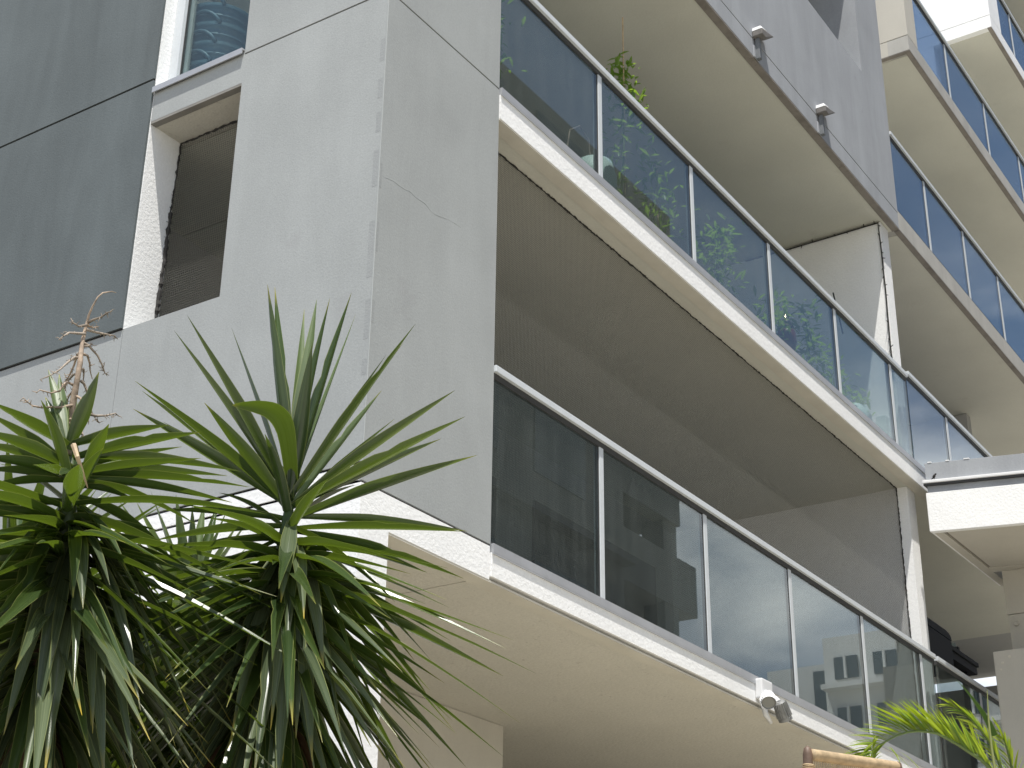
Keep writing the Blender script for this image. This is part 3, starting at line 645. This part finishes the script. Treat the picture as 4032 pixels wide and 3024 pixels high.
# main yucca in front of the corner
A0 = at(1140, 1975, 5.0)
top, mid, low = (1140, 1975), (1146, 2005), (1150, 2110)
LA = [
 (1053, 1120, *top, -.10, .0, .074, .1), (1082, 1131, *top, .12, .0, .055, .5), (1198, 1218, *top, .15, .0, .050, -.4, 'yucca_pale'), (1247, 1180, *top, .10, .0, .072, .2, 'yucca_pale'),
 (1299, 1174, *top, -.05, .0, .066, -.1), (1384, 1153, *top, .02, .0, .070, .6), (1402, 1234, *top, .18, .0, .055, .3, 'yucca_pale'), (1230, 1350, 1142, 1985, -.15, .0, .070, .0), 
 (1636, 1275, *top, -.05, .0, .074, .35), (1589, 1348, *top, .16, .0, .060, .5), (1521, 1397, *top, .25, .0, .050, .5), (1502, 1538, 1150, 2000, .12, .0, .050, .9, 'yucca_pale'),
 (1790, 1538, *mid, -.06, .03, .066, .3), (1554, 1649, *mid, .2, .0, .05, .5), (1830, 1641, *mid, -.15, .02, .068, .2), (1736, 1728, *mid, .12, .02, .06, .7), (1877, 1793, 1150, 2050, -.1, .03, .072, .3),
 (737, 1242, *top, -.06, .0, .074, -.4), (686, 1302, *top, .05, .0, .076, -.3), (912, 1292, *top, .2, .0, .055, -.5), (531, 1500, *mid, -.05, .02, .072, -.4), (560, 1540, *mid, .12, .0, .060, -.6),
 (524, 1610, *mid, .06, .0, .068, -.5), (805, 1586, 1132, 2010, -.12, .02, .074, -.3), (640, 1660, *mid, .2, .02, .06, -.4),
 (1817, 2093, 1160, 2085, -.12, .05, .056, .25), (1840, 2092, 1165, 2040, .05, .04, .05, .5), (1825, 2278, 1160, 2100, -.02, .07, .064, .2), (1681, 2255, 1165, 2095, .10, .04, .056, .4), (1554, 2370, 1150, 2080, -.15, .09, .066, .1),
 (1699, 2602, 1170, 2130, -.04, .12, .066, .15), (1631, 2600, 1165, 2150, .12, .12, .058, .3), (1512, 2613, 1165, 2140, -.14, .13, .060, .1), (1688, 2747, 1170, 2180, .02, .14, .066, .2), (1590, 2788, 1165, 2190, .12, .14, .056, .2),
 (1499, 2843, 1160, 2200, -.1, .18, .06, .0), (1512, 2971, 1165, 2230, .05, .18, .062, .1), (1397, 2632, 1160, 2170, -.25, .22, .058, .2), (1451, 3024, 1155, 2260, -.12, .22, .066, .1), (1560, 3080, 1165, 2280, .1, .2, .066, .1),
 (1106, 2374, 1150, 2050, -.30, .14, .064, .0, 'yucca_old'), (1130, 2567, 1150, 2100, -.38, .22, .058, .1, 'yucca_old'), (1197, 2437, 1150, 2120, -.36, .18, .060, .2, 'yucca_old'), (1275, 2632, 1155, 2150, -.3, .22, .074, .1, 'yucca_old'),
 (1165, 2910, 1150, 2200, -.34, .26, .080, .1, 'yucca_old'), (1065, 2875, 1140, 2180, -.40, .30, .058, .2, 'yucca_old'), (909, 2906, 1140, 2200, -.32, .36, .076, -.3, 'yucca_old'), (880, 2748, 1135, 2160, -.3, .32, .06, -.2, 'yucca_old'), (842, 2703, 1130, 2140, -.2, .30, .052, -.3, 'yucca_old'),
 (1340, 2880, 1155, 2200, -.3, .24, .07, .2, 'yucca_old'), (1230, 3000, 1150, 2240, -.4, .26, .076, .0, 'yucca_old'), (1000, 3060, 1140, 2260, -.38, .3, .08, -.1, 'yucca_old'), (1090, 3130, 1140, 2300, -.42, .3, .08, .1, 'yucca_old'),
 (600, 2130, 1120, 2080, -.05, .04, .062, -.2), (560, 2230, 1120, 2110, .1, .05, .056, -.3), (690, 2390, 1120, 2120, -.12, .08, .06, -.2), (760, 2550, 1125, 2150, .05, .12, .06, -.2), (640, 2010, 1120, 2050, .15, .03, .06, -.4),
]
YA = yucca('large green yucca with spiky rosette against the corner of the building', A0, 1.3, .12, LA, dict(n=235, top=-.14, bot=-.85, e0=-22, e1=-80), 3, .82, 5.0, (.08, .12))
# the folded broad leaf, bent back over itself
for (P, W) in (([(1150, 1890, 0), (1128, 1700, -.12), (1085, 1625, -.16), (1010, 1600, -.16), (914, 1595, -.14)], .082),):
    pts = [at(a, b, 5.0+c) for a, b, c in P]; v = []; f = []; uv = []; n = 16
    for i in range(n+1):
        t = i/n*(len(P)-1); k = min(int(t), len(P)-2); u = t-k
        p0, p1, p2, p3 = pts[max(k-1, 0)], pts[k], pts[k+1], pts[min(k+2, len(P)-1)]
        p = .5*((2*p1)+(p2-p0)*u+(2*p0-5*p1+4*p2-p3)*u*u+(3*p1-p0-3*p2+p3)*u**3)
        tt = i/n; w_ = W*.5*(.55+.45*min(1, tt/.35))*(1-max(0, (tt-.45)/.55)**1.8); w_ = max(w_, .0006)
        sdir = (CR*(1-tt*.75)+CU*tt*.75-CF*.35).normalized()
        for q in (-1, -.45, 0, .45, 1): v.append(p+sdir*(q*w_)+CF*(-abs(q)*w_*.3))
    for i in range(n):
        for k in range(4):
            a = i*5+k; f.append((a, a+1, a+6, a+5)); uv.append(((k/4, i/n), ((k+1)/4, i/n), ((k+1)/4, (i+1)/n), (k/4, (i+1)/n)))
    put_mesh('leaf', v, f, uv, 'yucca', YA)['label'] = 'broad young leaf folded back over itself'

B0_ = at(285, 1860, 4.7)
t1, m1, l1 = (268, 1760), (275, 1850), (280, 2060)
LB = [
 (390, 1464, 268, 1770, -.12, .0, .062, .3), (190, 1455, 250, 1740, .15, .0, .060, .0, 'yucca_pale'), (233, 1471, 258, 1740, .2, .0, .045, .3, 'yucca_pale'), (179, 1564, 248, 1740, .1, .0, .045, .5), (300, 1560, 262, 1750, .25, 0, .05, .2, 'yucca_pale'),
 (664, 1674, *t1, -.1, .02, .058, .4), (790, 1702, 290, 1810, -.16, .03, .064, .3), (717, 1759, *m1, .1, .0, .05, .3), (948, 1857, 290, 1800, .05, .05, .060, .5), (790, 1805, 290, 1870, -.15, .01, .060, .2), (895, 1874, *m1, .15, .02, .055, .4),
 (986, 1919, 300, 1880, .02, .05, .06, .2), (914, 1979, 300, 1890, -.12, .05, .062, .2), (781, 2071, 300, 1900, -.22, .10, .066, .2), (552, 1983, 300, 1920, -.1, .05, .058, .0), (429, 1670, 330, 1850, -.3, .0, .05, .3),
 (-40, 1580, *t1, -.1, .0, .07, -.3), (-60, 1620, *m1, .0, .0, .072, -.2), (-90, 1690, *m1, -.15, .02, .07, -.2), (-110, 1740, *m1, .1, .0, .066, -.3), (-100, 1800, 260, 1880, -.1, .03, .07, -.2), (-80, 1850, 260, 1890, .08, .02, .066, -.2), (-90, 1930, 260, 1900, -.05, .05, .06, -.2), (-60, 2010, 250, 1980, .0, .04, .064, -.2),
 (130, 1830, 250, 1880, -.3, .03, .06, -.3), (235, 1870, 285, 1850, -.35, .0, .05, .0), (327, 2397, *l1, -.34, .2, .066, .0, 'yucca_old'), (287, 2354, *l1, -.36, .18, .05, .2), (432, 2304, *l1, -.3, .15, .05, .2, 'yucca_old'), (577, 2404, 300, 2040, -.22, .15, .07, .2, 'yucca_old'),
 (553, 2798, 310, 2100, -.3, .25, .072, .2, 'yucca_old'), (365, 2888, 300, 2150, -.38, .3, .062, .1, 'yucca_old'), (358, 2857, 290, 2130, -.3, .28, .055, .0), (690, 2940, 310, 2150, -.2, .28, .07, .2, 'yucca_old'), (814, 2976, 315, 2130, -.12, .26, .062, .2, 'yucca_old'), (923, 2869, 315, 2100, -.05, .24, .06, .2, 'yucca_old'),
 (745, 2805, 315, 2100, -.2, .22, .066, .2, 'yucca_old'), (719, 2539, 310, 2050, -.16, .16, .056, .2), (859, 2530, 315, 2050, .02, .16, .06, .2), (671, 2444, 310, 2030, -.1, .14, .06, .2, 'yucca_old'), (14, 2895, 270, 2120, -.28, .3, .072, -.2, 'yucca_old'), (123, 2950, 275, 2150, -.36, .3, .074, -.1, 'yucca_old'),
 (175, 3060, 280, 2200, -.4, .3, .072, .0, 'yucca_old'), (290, 2720, 285, 2120, -.42, .28, .05, .0, 'yucca_old'), (410, 3080, 290, 2180, -.4, .3, .08, .1, 'yucca_old'), (530, 3060, 295, 2200, -.34, .3, .07, .1, 'yucca_old'), (-30, 2780, 265, 2080, -.15, .25, .06, -.2), (-60, 2600, 260, 2040, -.2, .2, .07, -.2), (-40, 2300, 258, 2000, -.2, .1, .066, -.2), (60, 2420, 262, 2020, -.3, .16, .07, -.2),
 (640, 2150, 300, 1960, .1, .08, .06, .2), (500, 2250, 300, 1990, -.25, .12, .06, .1), (620, 2650, 310, 2060, -.2, .2, .06, .2, 'yucca_old'),
]
YB = yucca('yucca at far left carrying a dry branched flower stalk', B0_, 1.5, .12, LB, dict(n=225, top=-.10, bot=-.90, e0=-17, e1=-80), 11, .80, 4.7, (-.05, .1))
# dried flower stalk: stalk > branch
sp_ = [(265, 1790), (270, 1720), (278, 1640), (292, 1560), (305, 1490), (315, 1430), (322, 1360), (330, 1320), (341, 1275), (350, 1240), (365, 1205), (385, 1170), (405, 1153), (440, 1148), (458, 1153)]
pts = [at(a, b, 4.78+.02*math.sin(k)) for k, (a, b) in enumerate(sp_)]
stk = MB().tube(pts, [.013, .0125, .0110, .0110, .0090, .0092, .0070, .0064, .005, .004, .0032, .0028, .0024, .002, .001], 8).build('flower_stalk', 'dry', YB, smooth=True)
brs = [[(341, 1280), (310, 1285), (288, 1270), (278, 1252)], [(335, 1315), (300, 1312), (272, 1310), (245, 1325), (230, 1338)], [(343, 1298), (375, 1308), (410, 1315), (450, 1322), (462, 1335)], [(345, 1270), (370, 1258), (400, 1248), (425, 1230), (440, 1225)], [(330, 1350), (350, 1360), (385, 1400), (405, 1440), (415, 1470), (430, 1478)],
 [(318, 1412), (295, 1406), (262, 1430), (238, 1455), (205, 1475), (160, 1495)], [(318, 1385), (305, 1400), (290, 1440), (275, 1475), (262, 1500), (255, 1540)], [(330, 1395), (345, 1400), (352, 1430), (355, 1460), (362, 1490)], [(310, 1470), (290, 1475), (268, 1500), (255, 1520), (240, 1545)], [(295, 1520), (270, 1505), (248, 1515), (235, 1540), (200, 1548), (155, 1535), (145, 1545)],
 [(315, 1450), (328, 1455), (330, 1480), (325, 1510)], [(300, 1560), (318, 1570), (330, 1600), (345, 1630), (350, 1660)], [(285, 1595), (240, 1605), (205, 1603), (165, 1605), (130, 1598), (105, 1580), (92, 1565)], [(318, 1500), (332, 1510), (345, 1545), (352, 1590), (360, 1625), (378, 1650), (390, 1665)], [(345, 1630), (380, 1638), (420, 1636), (455, 1628), (468, 1640)],
 [(280, 1650), (262, 1655), (240, 1662)], [(262, 1660), (272, 1668), (280, 1676)], [(318, 1700), (325, 1715), (335, 1725)], [(342, 1275), (352, 1285), (370, 1290), (392, 1285)], [(322, 1365), (345, 1362), (362, 1355)], [(300, 1545), (285, 1540), (270, 1560), (262, 1590)]]
for b in brs:
    pp = []
    for k, (x, y) in enumerate(b): pp.append(at(x+random.uniform(-2, 2), y, 4.78+random.choice((-1, 1))*.0+.03*k*math.sin(b[0][1]*3.1)))
    n_ = len(pp); mbb = MB().tube(pp, [.0052*(1-.75*k/(n_-1)) for k in range(n_)], 5)
    for k in range(n_*3):                                   # side twigs
        s_ = random.random()*(n_-1); i_ = min(int(s_), n_-2); q = pp[i_].lerp(pp[i_+1], s_-i_)
        if s_ < .8: continue
        d = Vector((random.uniform(-1, 1), random.uniform(-1, 1), random.uniform(-1, .6))).normalized()*random.uniform(.008, .022)
        mbb.tube([q, q+d*.6, q+d+Vector((0, 0, random.uniform(-.006, .006)))], [.0016, .0013, .0006], 4, cap=False)
    mbb.build('branch', random.choice(('dry', 'twig')), stk, smooth=True)
MB().tube([at(290, 1752, 4.42), at(305, 1800, 4.40), at(325, 1860, 4.42), at(345, 1920, 4.45)], [.009, .007, .005, .002], 6).build('dead_leaf', 'rattan', YB)

# yucca C between and behind
C0 = at(740, 2330, 5.9)
LC = []
for tx, ty in ((457, 1955), (538, 1978), (593, 1931), (693, 1950), (757, 1993), (805, 1974), (857, 1983), (633, 2026), (900, 1995), (995, 2026), (940, 2060), (510, 2100), (420, 2050), (980, 2150), (1030, 2230), (700, 2060)):
    LC.append((tx, ty, 745+(tx-745)*.12, 2360, random.uniform(-.15, .15), .0, .058, random.uniform(-.5, .5), random.choice(('yucca_pale', 'yucca'))))
YC = yucca('smaller yucca half hidden behind and between the two larger yuccas', C0, 1.0, .12, LC, dict(n=200, top=-.05, bot=-.9, e0=0, e1=-80), 23, .62, 5.9, (.05, .05))
D0 = at(60, 2250, 5.7)
YD = yucca('yucca behind the left one, at the left picture edge', D0, 1.0, .12, [], dict(n=170, top=-.0, bot=-.9, e0=50, e1=-80), 29, .66, 5.7, (.05, .05))
E0_ = at(560, 2760, 5.5)
YE = yucca('low dark yucca under the gap between the two large yuccas', E0_, 1.0, .12, [], dict(n=230, top=-.0, bot=-.9, e0=50, e1=-80), 31, .62, 5.5, (.05, .05))

# ---------------------------------------------------------------- palm: frond > leaflet
PT = empty('palm', (4.9, -1.75, .3+ZO), 'bright green feather palm arching in front of the lower balcony', 'palm')
def leaflet(B0, T, sag, W, m, parent, roll=0.):
    v, f, uv = blade_mesh(B0, T, B0.lerp(T, .5)+Vector((0, 0, sag)), W, .12, 7, roll=roll, base=.35, peak=.3)
    return put_mesh('leaflet', v, f, uv, m, parent)
def frond(rach, dist, spec, m='palm', seed=1, w=.024, rtop=.012):
    rr = random.Random(seed)
    P = [at(a, b, dist+c) for a, b, c in rach]
    fr = MB().tube(P, [rtop*(1-.8*k/(len(P)-1)) for k in range(len(P))], 7).build('frond', 'stem', PT, smooth=True)
    n = len(P)-1
    for (t0, t1_, cnt, a0, a1, l0, l1) in spec:
        for k in range(cnt):
            u = k/(cnt-1); t = (t0+(t1_-t0)*u)*n; i = min(int(t), n-1); q = P[i].lerp(P[i+1], t-i)
            an = math.radians(a0+(a1-a0)*u+rr.uniform(-4, 4)); ln = (l0+(l1-l0)*u)*rr.uniform(.88, 1.1)
            d = (CR*math.cos(an)+CU*math.sin(an)+CF*rr.uniform(-.35, .35)).normalized()
            leaflet(q, q+d*ln+Vector((0, 0, -.02)), .018+.03*ln*abs(math.cos(an)), w*rr.uniform(.8, 1.15), m if rr.random() < .85 else 'pot_leaf', fr, rr.uniform(-.7, .7))
    return fr
main = [(3935, 3060, .25), (3863, 2991, .2), (3816, 2961, .15), (3776, 2934, .1), (3730, 2908, .05), (3690, 2888, 0), (3651, 2881, 0), (3614, 2879, -.03), (3575, 2883, -.05), (3532, 2896, -.08), (3485, 2921, -.1), (3455, 2938, -.1), (3432, 2957, -.1), (3400, 2975, -.1)]
frond(main, 9.6, [(.02, .62, 58, 118, 150, .30, .30), (.55, 1.0, 36, 146, 200, .28, .16), (.05, .55, 44, 108, 136, .27, .26), (.70, 1.0, 12, 215, 285, .17, .12)], seed=2, w=.0135)
frond([(3960, 3080, .3), (3930, 2990, .25), (3895, 2920, .2), (3850, 2860, .15), (3800, 2810, .1), (3750, 2780, .1)], 9.9, [(.05, 1, 34, 100, 142, .22, .12), (.1, 1, 26, 140, 170, .2, .12)], seed=5, w=.012)
frond([(4000, 3100, .3), (3980, 3000, .25), (3960, 2930, .2), (3940, 2880, .2)], 10.2, [(.0, 1, 26, 80, 120, .20, .12), (.0, 1, 22, 120, 160, .18, .12)], seed=8, w=.012)
frond([(3520, 3080, 0), (3440, 3050, 0), (3437, 3000, 0), (3436, 2960, 0), (3440, 2925, 0)], 9.2, [(.2, 1, 18, 150, 215, .10, .09), (.2, 1, 16, 30, 80, .09, .07)], seed=9, w=.016, rtop=.006)
for (a, b) in (((3470, 2930), (3610, 3060)), ((3500, 2940), (3560, 3040)), ((3540, 2960), (3650, 3070)), ((3330, 2985), (3270, 3020))):
    leaflet(at(*a, 9.4), at(*b, 9.3), .05, .012, 'palm', PT)
# dark spear leaf and a thin upright shoot
v, f, uv = blade_mesh(at(3905, 2900, 9.8), at(3762, 2672, 9.7), at(3850, 2770, 9.75), .115, .25, 12, roll=.4, base=.9, peak=.12)
put_mesh('spear_leaf', v, f, uv, 'palm_dark', PT)['label'] = 'dark folded spear leaf'
MB().tube([at(3925, 3080, 9.7), at(3905, 2950, 9.7), at(3893, 2840, 9.7), at(3887, 2716, 9.7)], [.010, .008, .006, .002], 6).build('shoot', 'palm_dark', PT)
tr = at(3990, 3100, 9.9)
for (dx, dy) in ((0, 0), (.12, .05), (-.1, .08)):
    MB().tube([(4.9+dx*.5, -1.75+dy, .3+ZO), (tr.x+dx, tr.y+dy, tr.z)], [.05, .03], 10).build('stem', 'stem', PT)

# ---------------------------------------------------------------- rattan chair on the terrace
L1 = at(3180, 2965, 6.0); R1 = at(3535, 3012, 6.45)
DZ = .3+ZO
ch = empty('rattan_chair', ((L1.x+R1.x)/2, (L1.y+R1.y)/2, DZ), 'rattan wrapped chair with dark wooden posts at the bottom edge', 'chair')
ax = (R1-L1); ax.z = 0; ax.normalize(); fw = Vector((ax.y, -ax.x, 0))
if fw.dot(CAM-L1) > 0: fw = -fw
def post(P, topz):
    b_ = Vector((P.x, P.y, DZ))+fw*.06
    pts = [b_, b_.lerp(Vector((P.x, P.y, topz)), .5), Vector((P.x, P.y, topz-.03)), Vector((P.x, P.y, topz-.008)), Vector((P.x, P.y, topz))]
    MB().tube(pts, [.018, .019, .0185, .014, .004], 14).build('post', 'wood', ch, smooth=True)
post(L1, at(3188, 2938, 6.0).z); post(R1, at(3540, 2998, 6.45).z)
ra = at(3196, 2972, 6.0); rb = at(3528, 3020, 6.45)
n_ = 90
rl = [ra.lerp(rb, k/n_) for k in range(n_+1)]
MB().tube(rl, [.0215*(1+.05*(k % 2)) for k in range(n_+1)], 12).build('top_rail', 'rattan', ch, smooth=True)
for P in (L1, R1):
    for k in range(12):
        z = P.z-.045-k*.0075
        MB().lathe((P.x, P.y, z), (random.uniform(-.12, .12), random.uniform(-.12, .12), 1), [(.018, -.004), (.0245, -.001), (.0245, .001), (.018, .004)], 14).build('cane_binding', 'rattan', ch)
wv = MB()
for k in range(44):
    p = ra.lerp(rb, (k+.5)/44); wv.tube([p-Vector((0, 0, .02)), p-Vector((0, 0, .24))+fw*.02], .0028, 4)
for k in range(14):
    z = .05+k*.015; wv.tube([ra-Vector((0, 0, z)), rb-Vector((0, 0, z))], .0025, 4)
wv.build('woven_back', 'rattan', ch)['kind'] = 'stuff'
seat = [L1, R1, R1-fw*-.45, L1-fw*-.45]
MB().prism([(p.x, p.y) for p in (L1, R1, R1+fw*-.45, L1+fw*-.45)], .3+.42, .3+.46).build('seat', 'rattan', ch)
for P in (L1, R1):
    q = P-fw*.43; MB().tube([(q.x, q.y, DZ), (q.x, q.y, DZ+.42)], .018, 10).build('leg', 'wood', ch)

# ---------------------------------------------------------------- things on the upper balcony
def leafy(name, label, x, y, pts_h, stake=None, pot=None, seed=1, spread=.14, n=60, ls=.075, cat='potted plant'):
    rr = random.Random(seed)
    z0 = F2+ZO
    t = empty(name, (x, y, z0), label, cat, 'plants on the upper balcony')
    ph = .30
    MB().lathe((x, y, z0), (0, 0, 1), [(0, 0), (.10, 0), (.135, ph), (.145, ph), (.145, ph-.03), (.125, ph-.03), (0, ph-.04)], 20).build('pot', pot or 'black', t, smooth=True)
    h = max(p[1] for p in pts_h)
    MB().tube([(x, y, z0+ph-.05)]+[(x+random.uniform(-.02, .02), y+random.uniform(-.02, .02), z0+ph+(h-ph)*k/5) for k in range(1, 6)], [.009, .008, .007, .006, .005, .003], 6).build('stem', 'stem', t)
    if stake: MB().tube([(x+.015, y, z0+.1), (x+.018, y-.01, z0+stake)], .006, 6).build('stake', 'rattan', t)
    v = []; f = []; uv = []
    for (dx, hc, sp, cnt) in [(p[0], p[1], p[2], p[3]) for p in pts_h]:
        for k in range(int(cnt*1.8)):
            c = Vector((x+dx+rr.gauss(0, sp), y+rr.gauss(0, sp*.8), z0+hc+rr.gauss(0, sp*1.1)))
            d = Vector((rr.uniform(-1, 1), rr.uniform(-1, 1), rr.uniform(-.6, .8))).normalized(); ln = ls*1.12*rr.uniform(.6, 1.3)
            vv, ff, uu = blade_mesh(c, c+d*ln, c+d*ln*.5+Vector((0, 0, .01)), ln*.32, .15, 4, base=.2, peak=.4)
            o_ = len(v); v += vv; f += [tuple(a+o_ for a in q) for q in ff]; uv += uu
    put_mesh('foliage', v, f, uv, 'pot_leaf', t)['kind'] = 'stuff'
    return t
leafy('potted_plant', 'tall staked plant rising above the upper handrail by the second pane', 3.25, .36, [(0, 1.60, .06, 34), (.03, 1.42, .07, 40), (.16, 1.32, .06, 26), (0, 1.08, .09, 20), (-.06, .75, .05, 14), (0, .50, .07, 22)], 2.13, seed=1)
leafy('potted_plant', 'leafy plant behind the first glass pane nearest the pier', 1.62, .50, [(.0, 1.15, .10, 50), (-.04, .9, .10, 40), (.06, .75, .08, 30), (-.05, .55, .08, 20)], 1.0, seed=2)
leafy('potted_plant', 'thin twiggy plant standing right inside the second pane', 3.82, .40, [(-.1, 1.12, .07, 20), (.02, .92, .09, 34), (.08, .75, .10, 34), (-.1, .62, .10, 26), (0, .5, .09, 20)], 1.1, seed=3, ls=.06)
leafy('potted_plant', 'bright bushy plant inside the third pane from the pier', 4.72, .34, [(.20, 1.0, .05, 14), (.0, .78, .11, 60), (-.06, .58, .10, 50), (.1, .5, .08, 20)], None, seed=4)
leafy('potted_plant', 'low plant inside the right end of the third pane', 5.75, .34, [(.1, .62, .09, 36), (-.1, .50, .10, 34), (.18, .8, .07, 16)], None, seed=5)
leafy('potted_plant', 'feathery green plant in the fourth pane from the pier', 6.75, .42, [(-.25, .95, .07, 16), (.0, 1.05, .08, 24), (.0, .75, .10, 40), (.1, .5, .14, 70), (-.1, .38, .12, 50)], None, seed=6, ls=.09)
leafy('potted_plant', 'wide low plant in the last pane before the dividing wall', 7.35, .36, [(.0, .62, .08, 26), (.3, .46, .07, 34), (.1, .42, .10, 30)], None, seed=7, ls=.08)
leafy('potted_plant', 'leafy plant seen through the upper left window behind the tubs', 1.05, 2.45, [(.0, .95, .10, 60), (.05, 1.25, .12, 70), (-.02, .6, .10, 40)], None, seed=8, ls=.11)
def pot(x, y, z, r, h, label):
    t = MB().lathe((x, y, z+ZO), (0, 0, 1), [(0, 0), (r*.7, 0), (r*.95, h*.35), (r, h*.7), (r*.8, h*.93), (r*.45, h), (0, h)], 24).build('planter', 'mint', None, smooth=True)
    tag(t, label, 'pot', 'pale pots behind the upper glass'); return t
pot(2.72, .30, F2, .16, .50, 'pale mint rounded pot low inside the first glass pane')
pot(7.50, .34, F2, .17, .44, 'pale rounded pot low in the last pane before the dividing wall')
ah = MB().tube([(2.42+k*.0, 0, 0) for k in range(0)] or [(2.40, .34, F2+.35+ZO), (2.46, .34, F2+.62+ZO), (2.58, .33, F2+.72+ZO), (2.68, .32, F2+.66+ZO), (2.72, .32, F2+.42+ZO)], .006, 6).build('garden_hoop', 'twig', None)
tag(ah, 'thin bent hoop arching over the pale mint pot', 'hoop')
sg = MB().box(7.98, 8.075, .20, .30, F2+.30, F2+.50).build('storage_box', 'mint', None, bevel=.006); tag(sg, 'small pale blue box beside the dividing wall on upper balcony', 'box')
ln_ = empty('lantern', (6.05, .34, F2+ZO), 'dark red lantern with bright metal top behind the fourth pane', 'lantern')
MB().lathe((6.05, .34, F2+.42+ZO), (0, 0, 1), [(0, 0), (.07, 0), (.085, .06), (.08, .16), (.06, .19), (0, .19)], 18).build('body', 'terracotta', ln_, smooth=True)
MB().lathe((6.05, .34, F2+.61+ZO), (0, 0, 1), [(0, 0), (.075, .0), (.03, .10), (.012, .12), (.012, .22), (0, .225)], 18).build('top', mat('polished_brass', (.8, .6, .4), .25, metal=1.), ln_, smooth=True)
MB().tube([(6.05, .34, F2+ZO), (6.05, .34, F2+.42+ZO)], .02, 8).build('stand', 'black', ln_)
st = MB().tube([(7.30, .30, F2+1.1+ZO), (7.24, .34, F2+1.52+ZO)], .007, 5).build('garden_cane', 'black', None); tag(st, 'thin dark cane leaning above the upper handrail', 'cane')
# ---------------------------------------------------------------- barbecue with glass on the lower right balcony
bb = empty('barbecue', (9.9, .55, F1+ZO), 'black barbecue with a side shelf on the balcony beyond the dividing wall', 'barbecue')
MB().box(9.0, 9.72, .35, .85, 4.02, 4.36).build('firebox', 'black', bb, bevel=.02)
hd = MB(); n = 14
ring = []
for k in range(n+1):
    a = math.pi*k/n; ring.append((.60-.25*math.cos(a), 4.36+ZO+.20*math.sin(a)))
i0 = 0
for x in (9.02, 9.72):
    for y, z in ring: hd.v.append((x, y, z))
for k in range(n): hd.f.append((k, k+1, n+2+k, n+1+k))
hd.f.append(tuple(range(n, -1, -1))); hd.f.append(tuple(range(n+1, 2*n+2)))
hd.build('lid', 'black', bb)
MB().box(9.74, 10.62, .38, .80, 4.30, 4.345).build('side_shelf', 'black', bb, bevel=.008)
MB().box(9.76, 10.60, .40, .78, 4.22, 4.298).build('shelf_frame', 'black', bb)
MB().box(10.42, 10.48, .45, .51, F1, 4.218).build('leg', 'black', bb); MB().box(9.1, 9.16, .45, .51, F1, 4.01).build('leg', 'black', bb)
MB().box(10.42, 10.48, .52, .56, 4.36, 4.50).build('handle_post', 'black', bb)
gl = MB().lathe((10.22, .5, 4.346+ZO), (0, 0, 1), [(.0, 0), (.03, 0), (.004, .006), (.004, .04), (.02, .055), (.03, .08), (.028, .11), (.024, .14)], 18).build('wine_glass', 'glass_clear', None, smooth=True)
tag(gl, 'stemmed glass standing on the shelf of the black barbecue', 'glass')

# ---------------------------------------------------------------- buildings across the street (seen mirrored in the panes)
OB = empty('opposite_building', (12, -16, 0), 'shaded concrete building across the street, mirrored in the panes', 'building')
def ob(name, m, *a): return MB().box(*a).build(name, m, OB)
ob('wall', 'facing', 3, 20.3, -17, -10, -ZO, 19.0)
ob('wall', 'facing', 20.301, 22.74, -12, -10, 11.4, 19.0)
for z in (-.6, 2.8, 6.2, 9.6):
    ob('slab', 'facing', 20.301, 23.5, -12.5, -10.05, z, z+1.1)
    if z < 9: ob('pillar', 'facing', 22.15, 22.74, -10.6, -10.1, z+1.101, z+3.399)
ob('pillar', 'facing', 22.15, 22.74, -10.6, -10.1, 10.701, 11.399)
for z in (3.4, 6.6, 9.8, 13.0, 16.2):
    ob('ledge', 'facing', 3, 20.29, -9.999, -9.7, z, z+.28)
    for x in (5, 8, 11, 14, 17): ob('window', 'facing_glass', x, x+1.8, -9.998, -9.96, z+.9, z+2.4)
OW = empty('opposite_white_building', (92, -30, 0), 'white rendered building with dark windows further along the opposite side', 'building')
def ow(name, m, *a): return MB().box(*a).build(name, m, OW)
def yy(az): return 4.457-92.4*math.tan(math.radians(az))
def zz(az, el): return 92.4/math.cos(math.radians(az))*math.tan(math.radians(el))
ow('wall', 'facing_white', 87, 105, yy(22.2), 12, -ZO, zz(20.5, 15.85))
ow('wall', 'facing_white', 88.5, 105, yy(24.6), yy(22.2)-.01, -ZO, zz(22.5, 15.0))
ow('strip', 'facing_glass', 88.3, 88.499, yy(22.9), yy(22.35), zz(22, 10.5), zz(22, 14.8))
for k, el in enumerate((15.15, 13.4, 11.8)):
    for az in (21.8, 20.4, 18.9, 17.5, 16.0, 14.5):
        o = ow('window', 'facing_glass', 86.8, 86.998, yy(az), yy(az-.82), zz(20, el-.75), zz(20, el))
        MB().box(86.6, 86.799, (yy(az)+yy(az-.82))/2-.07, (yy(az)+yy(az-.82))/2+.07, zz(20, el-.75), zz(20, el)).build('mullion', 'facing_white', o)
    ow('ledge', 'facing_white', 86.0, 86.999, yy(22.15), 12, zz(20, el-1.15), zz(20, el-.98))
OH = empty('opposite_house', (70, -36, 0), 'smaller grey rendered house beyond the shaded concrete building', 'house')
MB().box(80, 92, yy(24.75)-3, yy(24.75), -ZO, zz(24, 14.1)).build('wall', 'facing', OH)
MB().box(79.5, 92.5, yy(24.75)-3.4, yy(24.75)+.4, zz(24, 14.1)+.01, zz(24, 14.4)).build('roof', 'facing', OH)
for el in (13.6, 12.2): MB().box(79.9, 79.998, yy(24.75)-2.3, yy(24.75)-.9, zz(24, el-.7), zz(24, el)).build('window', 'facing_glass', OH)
